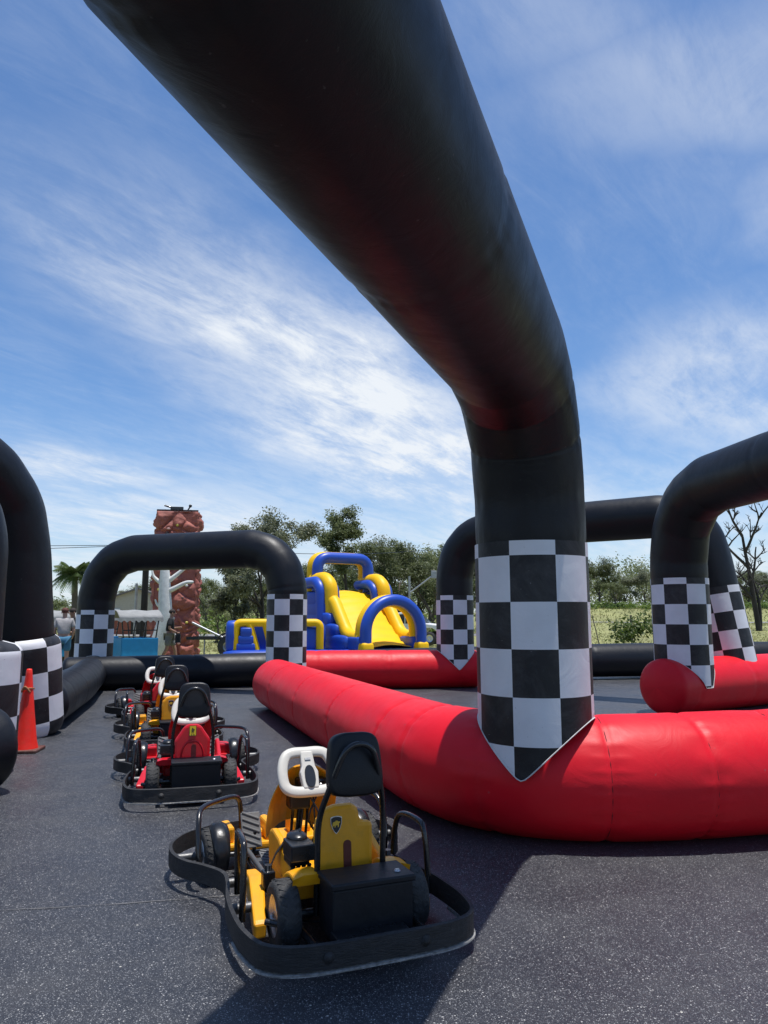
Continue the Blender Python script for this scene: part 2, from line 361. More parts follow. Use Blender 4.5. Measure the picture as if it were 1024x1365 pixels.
M_GRASS = mat('grass_ground', (.22, .225, .08), .9, var=.35, vscale=.35, bump=.8, bscale=8, dirt=.7, dirtcol=(.27, .235, .11), detail=9)
M_ROAD = mat('road_surface', (.20, .20, .195), .85, var=.1, vscale=1)
M_LINE = mat('faint_line', (.15, .145, .14), .8, var=.5, vscale=25, dirt=.95, dirtcol=(.06, .06, .062))

def sstep(a, b, x):
    t = min(1, max(0, (x-a)/(b-a))); return t*t*(3-2*t)
def terrain(x, y):
    if y < 24 and y > -24 and -20 < x < 20: return 0.0
    s = sstep(.12, .24, x/max(y, 1)) if y > 0 else 0
    z = 1.05*s*sstep(26, 58, y) + 1.5*s*sstep(70, 88, y)
    z += 3.0*sstep(110, 260, math.hypot(x, y))
    z += .12*mn.noise(Vector((x*.15, y*.15, 0)))*sstep(24, 40, abs(y)+abs(x)*.2)
    return z
g = MB(); xs = sorted(set([-900, -600, -400, -250, -180, -130]+list(range(-100, 101, 4))+[130, 180, 250, 400, 600, 900])); ys = xs
gi = {}
vs = [(x, y, terrain(x, y)-.012) for y in ys for x in xs]; nx = len(xs)
g.add(vs, [(j*nx+i, j*nx+i+1, (j+1)*nx+i+1, (j+1)*nx+i) for j in range(len(ys)-1) for i in range(nx-1)], smooth=True)
g.build('grass_field', M_GRASS); tag(bpy.data.objects['grass_field'], kind='structure')
g = MB(); g.add([(-16, -14, 0), (16, -14, 0), (16, 20.2, 0), (-16, 20.2, 0)], [(0, 1, 2, 3)])
tag(g.build('asphalt_ground', M_ASPH), kind='structure')
# faint painted line across the asphalt
g = MB(); a = Vector((-2.35, 4.02, .004)); b = Vector((-.62, 4.33, .004)); pts = []
for i in range(41):
    t = i/40; p = a.lerp(b, t)+Vector((0, .006*math.sin(t*9)+.003*math.sin(t*31), 0)); w = .0032+.0014*math.sin(t*23); pts += [p+Vector((0, -w, 0)), p+Vector((0, w, 0))]
g.add(pts, [(2*i, 2*i+2, 2*i+3, 2*i+1) for i in range(40)])
tag(g.build('painted_line', M_LINE), kind='structure')
g = MB(); pts = []
for i in range(61):
    x = -60+i*3.2
    y = 62+.03*x; pts += [(x, y-2.2, max(terrain(x, y-2.2), terrain(x, y))+.03), (x, y+2.2, max(terrain(x, y+2.2), terrain(x, y))+.06)]
g.add(pts, [(2*i, 2*i+2, 2*i+3, 2*i+1) for i in range(60)]); tag(g.build('country_road', M_ROAD), kind='structure')

# ------------------------------------------------------------------ inflatable tubes
def arc_resample(pts, step):
    P = [Vector(p) for p in pts]; out = [P[0].copy()]; corners = [0.0]; s = 0; rem = step
    acc = 0
    for a, b in zip(P, P[1:]):
        L = (b-a).length; d = (b-a)/L; n = max(1, round(L/step))
        for k in range(1, n+1): out.append(a+d*L*k/n)
        acc += L; corners.append(acc)
    return out, corners
def round_poly(pts, rad, n=5):
    P = [Vector(p) for p in pts]; out = [P[0]]
    for i in range(1, len(P)-1):
        a, b, c = P[i-1], P[i], P[i+1]; r1 = min(rad, (a-b).length*.45, (c-b).length*.45)
        p0 = b+(a-b).normalized()*r1; p2 = b+(c-b).normalized()*r1
        for k in range(n+1):
            t = k/n; out.append(p0*(1-t)**2+b*2*t*(1-t)+p2*t*t)
    out.append(P[-1]); return out
def inflatable(pts, r, seams=(), n=56, cap=(False, False), crease=.25, step=.045, phase=0.0, v0=0.0, wrinkle=1.0, sag=0.0, seed=0, capflat=.45, gs=1.0):
    """rings along a path: r may be (r0, r1) or a function of arc length; seams pinch and pucker the cloth"""
    pts = round_poly(pts, crease)
    P, _ = arc_resample(pts, step); m = len(P); S_ = [0.0]
    for a, b in zip(P, P[1:]): S_.append(S_[-1]+(b-a).length)
    L = S_[-1]; rf = r if callable(r) else ((lambda s: r[0]+(r[1]-r[0])*s/L) if isinstance(r, tuple) else (lambda s: r))
    t0 = (P[1]-P[0]).normalized(); up = Vector((0, 0, 1)) if abs(t0.z) < .9 else Vector((0, 1, 0))
    nn = (up-t0*up.dot(t0)).normalized(); rings = []; vv = []
    tl = [((P[min(i+1, m-1)]-P[max(i-1, 0)]).normalized()) for i in range(m)]
    def ring(c, t, nn, rad, s):
        bb = t.cross(nn); out = []
        for k in range(n):
            a = 2*PI*k/n; q = rad
            for sm in seams:
                d = abs(s-sm)
                if d < .35:
                    q -= gs*rad*(.030*math.exp(-(d/.020)**2)+.009*math.exp(-(d/.10)**2))
                    q += wrinkle*rad*.0060*math.sin(a*23+4*math.sin(a*3+sm*7)+sm*5)*math.exp(-((d-.05)/.06)**2)
            dr = nn*math.cos(a)+bb*math.sin(a)
            w = c+dr*q
            q += rad*.006*mn.noise(Vector((w.x*1.7+seed, w.y*1.7, w.z*1.7)))
            out.append(c+dr*q)
        return out
    def capring(c, t, nn, r0, s0, sign):
        res = []
        for j in range(9):
            f = 1-j/8.0; ang = (PI/2)*(1-f)
            rr = r0*math.cos(ang); off = r0*capflat*math.sin(ang)
            res.append((ring(c+t*sign*off, t, nn, max(rr, .004), -99), s0+sign*off))
        return res
    if cap[0]:
        cr = capring(P[0], tl[0], nn, rf(0), 0, -1)[::-1]
        for a, b in cr[:-1]: rings.append(a); vv.append(b)
    for i in range(m):
        t = tl[i]; nn = (nn-t*nn.dot(t)).normalized(); rings.append(ring(P[i], t, nn, rf(S_[i]), S_[i])); vv.append(S_[i])
    if cap[1]:
        for a, b in capring(P[-1], tl[-1], nn, rf(L), L, 1)[1:]: rings.append(a); vv.append(b)
    vs = [p for rg in rings for p in rg]; fs = []; uv = []
    rm = rf(0)
    for i in range(len(rings)-1):
        for k in range(n):
            k2 = (k+1) % n; fs.append((i*n+k, i*n+k2, (i+1)*n+k2, (i+1)*n+k))
            u0 = (2*PI*k/n+phase)*.4; u1 = (2*PI*(k+1)/n+phase)*.4
            uv.append(((u0, vv[i]+v0), (u1, vv[i]+v0), (u1, vv[i+1]+v0), (u0, vv[i+1]+v0)))
    mb = MB(); mb.add(vs, fs, uvs=uv, smooth=True); mb.L = L
    return mb
def barrier(name, pts, r, seam_step, m, label, group, cap=(True, True), crease=.5, n=56, seed=0, first=.6, step=.045, extra=()):
    L = sum((Vector(b)-Vector(a)).length for a, b in zip(pts, pts[1:]))
    seams = sorted([first+i*seam_step for i in range(int((L-first)/seam_step)+1)] if not extra else extra)
    root = empty(name, (pts[0][0], pts[0][1], 0), 0, label, 'barrier', group)
    rr = r[0] if isinstance(r, tuple) else r
    base = Vector((pts[0][0], pts[0][1], 0))
    mb = inflatable([Vector(p)-base for p in pts], r, seams, n=n, cap=cap, crease=crease, seed=seed, step=step, wrinkle=1.6)
    mb.build('tube', m, root)
    if m is V_RED:
        P_, _ = arc_resample(round_poly([Vector(p)-base for p in pts], crease), .02); acc_ = 0; k_ = 0
        for i in range(1, len(P_)-1):
            acc_ += (P_[i]-P_[i-1]).length
            if k_ < len(seams) and acc_ >= seams[k_]:
                t = (P_[i+1]-P_[i-1]).normalized(); u1 = Vector((0, 0, 1)); u2 = t.cross(u1); rq = (r[0]+(r[1]-r[0])*acc_/L if isinstance(r, tuple) else r)*.9585; k_ += 1
                sm = MB(); sm.tube([P_[i]+(u1*math.cos(2*PI*j/90)+u2*math.sin(2*PI*j/90))*(rq+.0012*(j % 2)) for j in range(90)], .0028, 4, closed=True); sm.build('stitched_seam', M_THREAD, root)
    return root

def arch(p0, p1, H, r, sleeve_h, label, corner=(.9, .9), sleeve_r=None, phase=(0, 0), group='black inflatable arches with checkered feet', step=.05, zsplit=None, spread=(0, 0), n=64, checkv=(.1, .1), bz=.42, cut=(None, None), cz=.40, rt=None):
    """an arch from p0 to p1: checkered sleeves, black legs and corner sections, beam"""
    p0 = Vector((p0[0], p0[1], 0)); p1 = Vector((p1[0], p1[1], 0)); d = (p1-p0); L = d.length; d.normalize()
    root = empty('inflatable_arch', p0, 0, label, 'arch', group)
    sr = sleeve_r or r
    def leg(base, dr, c, sp):
        a = Vector(base); top = [(a+dr*sp+Vector((0, 0, H-c)))]
        for t in (30, 60): top.append(a+dr*(sp+c*(1-math.cos(R(t))))+Vector((0, 0, H-c+c*math.sin(R(t)))))
        top.append(a+dr*(sp+c)+Vector((0, 0, H))); top.append(a+dr*(sp+c+.14)+Vector((0, 0, H)))
        return top
    A = leg(Vector((0, 0, 0)), d, corner[0], spread[0]); B = leg(d*L, -d, corner[1], spread[1])
    for k, (base, top, sp, dr) in enumerate(((Vector((0, 0, 0)), A, spread[0], d), (d*L, B, spread[1], -d))):
        top0 = top[0]; sh = sleeve_h[k]; f = sh/(H-corner[k]); mid = base+(top0-base)*f
        # sleeve: from ground axis up to sh
        def rs(s, sh=sh-bz, sr=sr): 
            q = sr
            if sr > r+.03:
                e = (s-(sh-.14))/.14
                if e > 0: q = r+.01+(sr-r-.01)*math.sqrt(max(0, 1-e*e))
                e2 = (.14-s)/.14
                if e2 > 0: q = sr-.05*e2*e2
            return q
        mb = inflatable([base+(top0-base)*(bz/(H-corner[k])), mid], rs if sr > r+.03 else sr+(.006 if sr == r else 0), seams=[], n=n, step=.035, phase=phase[k], v0=bz+checkv[k]-sh, seed=k*3, crease=.1)
        if cut[k] is not None:      # the foot ends in points where it is welded onto the tube below
            ax = Vector((math.sin(R(cut[k])), math.cos(R(cut[k])), 0)); ll = []; zc_ = []
            for i, p in enumerate(mb.v):
                c_ = base+(top0-base)*(max(p[2], 0)/(H-corner[k])); q = Vector(p)-c_; q.z = 0; rt_ = rt or cz; zz = cz+math.sqrt(max(0, rt_*rt_-r*r+q.dot(ax)**2))-.012
                zc_.append(zz)
                if p[2] < zz: ll.append(i)
            dz = {}
            for i in ll: dz[i] = zc_[i]-mb.v[i][2]; mb.v[i] = (mb.v[i][0], mb.v[i][1], zc_[i])
            for f_, u in zip(mb.f, mb.uv):
                pass
            mb.uv = [tuple((u[j][0], u[j][1]+dz.get(f_[j], 0)) for j in range(4)) for f_, u in zip(mb.f, mb.uv)]
            b0 = [Vector(mb.v[i]) for i in range(n)]; cc = base+(top0-base)*(cz/(H-corner[k]))
            pb = MB(); pb.tube([p+((p-cc)*Vector((1, 1, 0))).normalized()*.003 for p in b0], .0045, 5, closed=True); pb.build('piping', M_PIPING, root)
        mb.build('checkered_sleeve', V_CHECK, root)
        path = [mid-Vector((0, 0, .01))]+top
        Ls = [(b-a).length for a, b in zip(path, path[1:])]
        c1 = Ls[0]; c2 = c1+Ls[1]; c3 = c2+Ls[2]; c4 = c3+Ls[3]
        mb = inflatable(path, r, seams=[.012, c1, c2, c3], gs=.55, n=n, step=step, crease=.16, seed=k*5+1)
        mb.build('leg', V_BLACK, root)
    A[-1] = A[-1]-d*.02; bp = [A[-1], B[-1]]; Lb = (bp[1]-bp[0]).length; ns = max(1, round(Lb/1.6))
    mb = inflatable([A[-1]-d*.01, B[-1]+d*.01], r, seams=[Lb*i/ns for i in range(1, ns)], gs=.55, n=n, step=step, seed=7)
    mb.build('beam', V_BLACK, root)
    return root

# main arch right overhead
baz = R(20.8); bd = Vector((-math.sin(baz), -math.cos(baz), 0))
LEG = Vector((1.068, 5.40, 0))
main = arch(LEG, LEG+bd*6.9, 3.19, .395, (2.02, 2.02), 'huge black arch passing overhead, its checkered foot on the near red barrier', corner=(.85, .9), phase=(R(-13), 0), step=.04, bz=.36, cut=(116, None), cz=.43, rt=.396, n=96, spread=(.02, 0), )
# red barrier in the foreground, with its bend under the arch
rb = barrier('red_barrier', [(-1.80, 12.75, .40), (-.30, 8.25, .40), (.42, 6.15, .40), (.62, 5.78, .405), (.92, 5.51, .408), (1.38, 5.37, .408), (2.0, 5.40, .41), (3.2, 5.66, .42), (7.0, 6.4, .43)], (.40, .43), .74, V_RED,
        'long red barrier in the foreground, bending under the big arch foot', 'red inflatable barriers', crease=.5, n=88, first=.30, step=.022, extra=(1.5, 3.3, 5.0, 6.55, 7.08, 7.68, 8.36, 8.98, 9.58, 10.4, 11.3))
barrier('red_barrier', [(-1.75, 16.10, .40), (1.95, 16.52, .40)], .40, 1.55, V_RED, 'straight red barrier lying behind the near one, under the middle arch foot', 'red inflatable barriers', n=56, first=.3, seed=3)
barrier('red_barrier', [(4.36, 11.87, .43), (6.2, 13.05, .43), (9.5, 15.17, .43)], .43, 1.5, V_RED, 'red barrier with rounded end under the two right arch feet', 'red inflatable barriers', n=64, first=.35, seed=5)
# black barriers
barrier('black_barrier', [(-6.55, 15.75, .34), (-3.94, 16.45, .35), (2, 18.1, .42), (5.9, 18.9, .45), (14, 20.4, .45)], (.34, .45), 1.9, V_BLACK, 'long black barrier crossing the far side of the track', 'black inflatable barriers', n=48, seed=8)
barrier('black_barrier', [(-4.62, 10.35, .33), (-5.32, 13.2, .33), (-6.40, 16.75, .34), (-6.5, 17.2, .34)], .335, 1.2, V_BLACK, 'black barrier running from the cone towards the far arch', 'black inflatable barriers', n=48, seed=9)
barrier('black_barrier', [(-3.50, 6.80, .36), (-4.3, 5.4, .36), (-5.6, 3.0, .36)], .36, 1.2, V_BLACK, 'black barrier end at the left edge, nearest the camera', 'black inflatable barriers', n=48, seed=10)
# other arches
arch((-6.48, 16.9), (-1.97, 15.25), 2.92, .40, (1.66, 1.96), 'black arch spanning the track behind the parked karts', corner=(1.0, .85), phase=(R(-17), R(30)), bz=.30, cut=(-18, None), cz=.34)
arch((1.55, 16.45), (6.09, 13.0), 3.36, .40, (1.97, 2.0), 'black arch on the right, beyond the main checkered foot', corner=(.95, .8), phase=(R(10), R(38)), spread=(0, .42), bz=.38, cut=(83, 57))
arch((4.80, 12.15), (5.7, 5.6), 3.5, .44, (2.12, 2.1), 'black arch at the right edge, rising over the frame', corner=(1.1, .9), phase=(R(8), 0), bz=.38, cut=(57, None), cz=.43)
arch((-4.10, 7.45), (-8.9, 6.3), 2.95, .30, (1.27, 1.27), 'black arch leg cut by the left edge, nearer one', corner=(.7, .8), sleeve_r=.50, phase=(R(35), 0), bz=.02)
arch((-4.68, 9.95), (-6.5, 5.2), 3.50, .42, (1.24, 1.24), 'black arch leg behind the orange cone', corner=(1.15, .9), sleeve_r=.50, phase=(R(25), 0), spread=(.30, 0), bz=.02)

# ------------------------------------------------------------------ go-karts (local frame: x right, y forward, z up, centre of the footprint at 0)
OFF = T(0, -1.0, 0)
def kart(label, body, is_yellow):
    root = empty('go_kart', (0, 0, 0), 0, label, 'go-kart', 'go-karts parked in a line')
    def B(): return MB()
    def put(mb, name, m, parent=None, **k):
        mb.v = [(x, y-1.0, z) for x, y, z in mb.v]; return mb.build(name, m, parent or root, **k)
    half = [(0, .0), (.18, .0), (.36, .02), (.475, .09), (.52, .24), (.53, .42), (.515, .66), (.475, .88), (.47, 1.04), (.54, 1.19), (.635, 1.33), (.675, 1.50), (.65, 1.68), (.53, 1.86), (.31, 1.97), (0, 2.0)]
    loop = [(x, y, 0) for x, y in half]+[(-x, y, 0) for x, y in half[1:-1]][::-1]
    path = smooth_path(loop, 5, closed=True); m = len(path)
    def strip(p, z0, z1, th, off=0.0, closed=True):
        mb = MB(); mm = len(p); vs = []
        for i in range(mm):
            a = p[(i-1) % mm] if (closed or i > 0) else p[i]; b = p[(i+1) % mm] if (closed or i < mm-1) else p[i]
            t = (b-a).normalized(); nrm = Vector((t.y, -t.x, 0)); q = p[i]
            wob = .002*math.sin(i*.7)
            for o, z in ((off, z0), (off+th, z0+.004), (off+th+wob, (z0+z1)/2), (off+th, z1-.004), (off, z1), (off-.001, (z0+z1)/2)):
                w = q+nrm*o; vs.append((w.x, w.y, z))
        fs = []
        for i in range(mm if closed else mm-1):
            j = (i+1) % mm
            for k in range(6): fs.append((i*6+k, j*6+k, j*6+(k+1) % 6, i*6+(k+1) % 6))
        mb.add(vs, fs); return mb
    bp = put(strip(path, .072, .174, .018), 'bumper', M_RUB)
    idx = [i for i in range(m) if path[i].y < .42]; idx.sort(key=lambda i: (i+m//2) % m)
    put(strip([path[i] for i in idx], .054, .071, .028, -.004, closed=False), 'rubbing_strip', M_STRIP, bp)
    for bx, by, ang in ((-.24, -.018, 0), (.20, -.018, 0)):
        mb = B(); mb.lathe([(0, .012), (.012, .012), (.014, .006), (.022, .004), (.024, 0)], 12, M=T(bx, by, .12)@RX(PI/2))
        put(mb, 'bolt', M_RUB, bp)
    # chassis
    mb = B()
    for s_ in (-1, 1):
        mb.tube([(s_*.25, .12, .11), (s_*.27, .9, .09), (s_*.24, 1.80, .09)], .018)
        mb.tube([(s_*.25, .32, .11), (s_*.40, .42, .13)], .015)
        mb.tube([(s_*.30, .42, .14), (0, .42, .14)], .02)
        mb.tube([(s_*.10, 1.45, .12), (s_*.42, 1.46, .13)], .015)
    for y in (.14, .55, .95, 1.76): mb.tube([(-.26, y, .10), (.26, y, .10)], .016)
    put(mb, 'chassis', M_PIPE)
    for s_ in (-1, 1):
        for y, xx in ((.62, .515), (.98, .47), (1.50, .67)):
            mb = B(); mb.tube([(s_*(xx-.13), y, .13), (s_*xx, y, .13)], .024, 12); mb.tube([(s_*(xx-.145), y, .13), (s_*(xx-.12), y, .13)], .034, 8)
            put(mb, 'bumper_mount', M_MOUNT)
    for y in (.20,):
        mb = B(); mb.box((0, .13, .12), (.34, .10, .04)); put(mb, 'rear_bracket', M_BPL, bevel=.006)
    # floor tray with raised rim
    mb = B(); mb.box((0, 1.28, .095), (.50, .92, .014))
    for s_ in (-1, 1): mb.tube(smooth_path([(s_*.25, .84, .10), (s_*.262, 1.0, .14), (s_*.262, 1.5, .15), (s_*.24, 1.72, .12)], 4), .014)
    mb.tube([(-.25, .84, .105), (.25, .84, .105)], .014)
    for i in range(7): mb.box((0, .98+i*.07, .106), (.36, .012, .008))
    put(mb, 'floor_tray', M_GPL, bevel=.003)
    # centre hump (black)
    mb = B(); mb.ball((0, 1.05, .13), (.10, .20, .10), 14); put(mb, 'centre_hump', M_BPL)
    # nose panel: shell with raised towers
    mb = B(); mb.prism([(-.42, 1.58), (.42, 1.58), (.44, 1.70), (.34, 1.84), (-.34, 1.84), (-.44, 1.70)], .10, .145)
    for s_ in (-1, 1):
        mb.prism([(s_*.30, 1.62), (s_*.42, 1.62), (s_*.40, 1.78), (s_*.30, 1.82)][::s_], .14, .235)
        mb.box((s_*.14, 1.74, .165), (.12, .12, .05))
        mb.prism([(s_*.06, 1.60), (s_*.11, 1.60), (s_*.11, 1.80), (s_*.06, 1.80)][::s_], .14, .25)
    put(mb, 'nose_panel', body, bevel=.016)
    # foot plates with diagonal ribs
    for s_ in (-1, 1):
        for name, M in (('foot_plate', T(s_*.235, 1.47, .25)@RX(R(62))), ('heel_plate', T(s_*.165, 1.27, .135)@RX(R(14)))):
            mb = B(); w, h = (.115, .20) if name == 'foot_plate' else (.10, .17)
            mb.box((0, 0, 0), (w, h, .012), M=M)
            for i in range(5):
                yy = -h/2+.03+i*(h-.05)/4; mb.box((0, 0, 0), (w*.95, .012, .008), M=M@T(0, yy, .009)@RZ(R(24*s_)))
            put(mb, name, M_PEDAL, bevel=.004)
        mb = B(); mb.tube([(s_*.215, 1.47, .10), (s_*.215, 1.46, .24)], .012); put(mb, 'plate_stalk', M_PIPE)
    # steering: column, motor box, fairing, wheel
    sy, sz = 1.10, .635; WM = T(0, sy, sz)@RX(R(56))@Matrix.Scale(1.12, 4)       # wheel plane faces back and up
    mb = B(); mb.tube([(0, 1.34, .10), (.0, 1.20, .52), (0, sy+.03, sz-.03)], .020, 10); mb.tube([(-.05, 1.30, .10), (-.045, 1.23, .45)], .009); mb.tube([(.05, 1.33, .10), (.045, 1.25, .40)], .009)
    put(mb, 'steering_column', M_PIPE)
    mb = B(); mb.box((.045, 1.19, .53), (.17, .11, .10)); mb.box((-.03, 1.19, .47), (.12, .10, .10)); put(mb, 'motor_box', M_BPL, bevel=.012)
    mb = B(); mb.lathe([(0, .01), (.012, .01), (.014, 0)], 12, M=T(.085, 1.132, .545)@RX(PI/2)); mb.box((.085, 1.122, .548), (.014, .006, .006)); put(mb, 'key_switch', M_STEEL)
    vs = []; fs = []; nu, nv = 9, 9
    for sh_ in (0, 1):
        for j in range(nv):
            t = j/(nv-1); yy = 1.13+.20*t; zz = .59-.34*t+.02*math.sin(t*PI); w = .165+.035*math.sin(t*PI*.8)
            for i in range(nu):
                a = -1+2*i/(nu-1); dep = .11*(1-abs(a)**2.2)
                vs.append((a*w, yy+dep-.006*sh_-.03, zz+dep*.6-.008*sh_))
    n1_ = nu*nv
    for j in range(nv-1):
        for i in range(nu-1):
            q = j*nu+i; fs.append((q, q+1, q+nu+1, q+nu)); fs.append((n1_+q, n1_+q+nu, n1_+q+nu+1, n1_+q+1))
    rimi = [i for i in range(nu)]+[j*nu+nu-1 for j in range(1, nv)]+[(nv-1)*nu+i for i in range(nu-2, -1, -1)]+[j*nu for j in range(nv-2, 0, -1)]
    for a, b in zip(rimi, rimi[1:]+rimi[:1]): fs.append((a, n1_+a, n1_+b, b))
    mb = B(); mb.add(vs, fs, smooth=False); put(mb, 'steering_fairing', body)
    # steering wheel ring: rounded trapezoid
    hw = [(0, .112), (.07, .112), (.115, .095), (.142, .04), (.150, -.03), (.138, -.085), (.09, -.112), (0, -.116)]
    lp = [(x, y, 0) for x, y in hw]+[(-x, y, 0) for x, y in hw[1:-1]][::-1]
    pth = smooth_path(lp, 5, closed=True)
    mb = B(); k_ = []; nn_ = 12
    cs = [(.028*math.copysign(abs(math.cos(2*PI*i/nn_))**.7, math.cos(2*PI*i/nn_)), .017*math.copysign(abs(math.sin(2*PI*i/nn_))**.7, math.sin(2*PI*i/nn_))) for i in range(nn_)]
    vs = []; mm = len(pth)
    for i in range(mm):
        t = (pth[(i+1) % mm]-pth[i-1]).normalized(); nrm = Vector((t.y, -t.x, 0))
        for a, b in cs: w = pth[i]*.90+nrm*a*.95; vs.append((w.x, w.y, b))
    mb.add(vs, [(i*nn_+k, ((i+1) % mm)*nn_+k, ((i+1) % mm)*nn_+(k+1) % nn_, i*nn_+(k+1) % nn_) for i in range(mm) for k in range(nn_)], smooth=True, M=WM)
    sw = put(mb, 'steering_wheel', M_CREAM)
    mb = B(); mb.prism([(-.032, .10), (.032, .10), (.036, .02), (.048, -.01), (.040, -.095), (-.040, -.095), (-.048, -.01), (-.036, .02)][::-1], -.015, .020, M=WM)
    put(mb, 'spoke', M_CREAM, sw, bevel=.008)
    el = [(.027*math.cos(a)*1.0, -.035+.058*math.copysign(abs(math.sin(a))**.8, math.sin(a))) for a in [2*PI*i/20 for i in range(20)]]
    mb = B(); mb.prism(el, .018, .027, M=WM); put(mb, 'display', M_DARK, sw, bevel=.003)
    mb = B(); mb.box((0, .055, .022), (.030, .012, .006), M=WM); put(mb, 'trim_slot', M_GALV, sw)
    for k in range(3):
        mb = B(); mb.tube(smooth_path([(.02+.03*k, 1.16, .50), (.08-.03*k, 1.10+.02*k, .36), (.05+.03*k, 1.18, .22), (.03*k-.02, 1.02, .12)], 5), .005, 6); put(mb, 'cable', M_BPL)
    mb = B(); mb.tube(smooth_path([(-.12, .36, .11), (-.26, .50, .10), (-.25, .80, .12), (-.15, 1.0, .11)], 5), .006, 6); put(mb, 'cable', M_BPL)
    # seat: base, shell and wings
    mb = B(); mb.prism([(-.23, .52), (.23, .52), (.25, .98), (.17, 1.02), (-.17, 1.02), (-.25, .98)], .16, .235)
    mb.prism([(-.19, .56), (.19, .56), (.20, .93), (-.20, .93)], .235, .262)
    put(mb, 'seat_base', body, bevel=.02)
    for s_ in (-1, 1):    # side wings of the seat
        pf = [(.50, .20), (.97, .23), (.985, .34), (.96, .385), (.90, .40), (.78, .385), (.66, .34), (.50, .29)]
        mb = B(); M = Matrix(((0, 0, 1, 0), (1, 0, 0, 0), (0, 1, 0, 0), (0, 0, 0, 1)))
        mb.prism(pf, s_*.235-.018, s_*.235+.018, M=M); put(mb, 'seat_wing', body, bevel=.014)
    # back shell, rounded top with slot
    arc = [(-.145, .22), (.145, .22), (.150, .46)]
    arc += [(.150, .50), (.085, .505), (.075, .57), (.04, .59)] if is_yellow else [(.10, .53), (.07, .575), (.03, .59)]
    arc += [(-.05, .59), (-.10, .575), (-.14, .53), (-.150, .47)] if is_yellow else [(-.03, .59), (-.07, .575), (-.10, .53), (-.150, .46)]
    BM = T(0, .47, 0)@RX(R(-4))@Matrix(((1, 0, 0, 0), (0, 0, 1, 0), (0, 1, 0, 0), (0, 0, 0, 1)))
    mb = B(); mb.prism(arc, -.028, .028, M=BM); put(mb, 'seat_back', body, bevel=.022)
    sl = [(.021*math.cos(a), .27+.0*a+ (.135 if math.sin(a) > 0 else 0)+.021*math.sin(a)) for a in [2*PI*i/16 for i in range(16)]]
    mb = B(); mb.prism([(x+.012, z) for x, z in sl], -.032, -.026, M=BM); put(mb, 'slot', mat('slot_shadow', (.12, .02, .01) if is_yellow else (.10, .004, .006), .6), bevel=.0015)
    if not is_yellow:
        for s_ in (-1, 1):
            mb = B(); mb.tube(smooth_path([(s_*.10, .445, .24), (s_*.085, .44, .38), (s_*.045, .435, .445), (0, .435, .455)], 4), .008); put(mb, 'moulding', body)
    if is_yellow:   # small shield with a charging bull
        EM = BM@T(-.045, .50, -.0325)@RX(PI)
        def emb(poly, th, name, m, par=None):
            mb = B(); mb.prism([(x, -z) for x, z in poly], th, th+.0015, M=EM); return put(mb, name, m, par)
        sh = [(-.028, .033), (-.014, .038), (0, .039), (.014, .038), (.028, .033), (.027, .008), (.020, -.014), (.010, -.030), (0, -.040), (-.010, -.030), (-.020, -.014), (-.027, .008)]
        e0 = emb([(x*1.05, z*1.05) for x, z in sh], 0, 'emblem', M_STEEL); emb([(x*.95, z*.95) for x, z in sh], .0016, 'emblem_field', M_DARK, e0)
        bull = [(-.020, .004), (-.017, .013), (-.008, .015), (-.002, .020), (.006, .019), (.012, .014), (.019, .015), (.018, .009), (.013, .007), (.013, -.004), (.010, -.011), (.006, -.010), (.007, -.002), (-.004, -.001), (-.006, -.010), (-.010, -.011), (-.010, -.002), (-.015, -.003), (-.018, -.010), (-.021, -.008)]
        emb(bull, .0032, 'emblem_bull', M_GOLD, e0)
    else:
        EM = BM@T(0, .535, -.0325)@RX(PI)
        def emb(poly, th, name, m, par=None):
            mb = B(); mb.prism([(x, -z) for x, z in poly], th, th+.0015, M=EM); return put(mb, name, m, par)
        e0 = emb([(-.029, -.042), (.029, -.042), (.029, .042), (-.029, .042)], 0, 'emblem', M_DARK)
        emb([(-.026, -.039), (.026, -.039), (.026, .039), (-.026, .039)], .0016, 'emblem_field', M_EMY, e0)
        horse = [(-.004, .026), (.003, .022), (.004, .014), (.010, .010), (.014, .014), (.016, .011), (.011, .004), (.006, .004), (.005, -.004), (.009, -.008), (.008, -.020), (.005, -.020), (.005, -.010), (-.001, -.008), (-.006, -.013), (-.008, -.024), (-.011, -.024), (-.010, -.010), (-.006, -.003), (-.004, .006), (-.009, .003), (-.015, .006), (-.014, .009), (-.008, .008), (-.005, .014), (-.009, .019)]
        emb(horse, .0032, 'emblem_horse', M_DARK, e0)
        for s_ in (-1, 1): emb([(s_*.009-.006, -.035), (s_*.009+.006, -.035), (s_*.009+.006, -.030), (s_*.009-.006, -.030)], .0032, 'emblem_letters', M_DARK, e0)
    # backrest frame and pad
    U = smooth_path([(-.165, .40, .13), (-.165, .39, .35), (-.162, .38, .55), (-.130, .33, .70), (-.082, .29, .85), (-.045, .283, .895), (0, .281, .907), (.045, .283, .895), (.082, .29, .85), (.130, .33, .70), (.162, .38, .55), (.165, .39, .35), (.165, .40, .13)], 5)
    mb = B(); mb.tube(U, .0145, 10); put(mb, 'backrest_frame', M_PIPE)
    ph = [(0, .165), (.06, .163), (.105, .145), (.128, .10), (.138, .0), (.140, -.09), (.120, -.135), (.06, -.150), (0, -.152)]
    pl = [(x, y) for x, y in ph]+[(-x, y) for x, y in ph[1:-1]][::-1]
    pl2 = [(p.x, p.y) for p in smooth_path([(x, y, 0) for x, y in pl], 3, closed=True)]
    PM = T(0, .345, .800)@RX(R(-9))@Matrix(((.96, 0, 0, 0), (0, 0, 1, 0), (0, .92, 0, 0), (0, 0, 0, 1)))
    mb = B(); lay = [(-.035, .90), (-.030, .97), (-.018, 1.0), (.030, 1.0), (.050, .95), (.058, .82), (.060, .5)]
    vs = []; q = len(pl2)
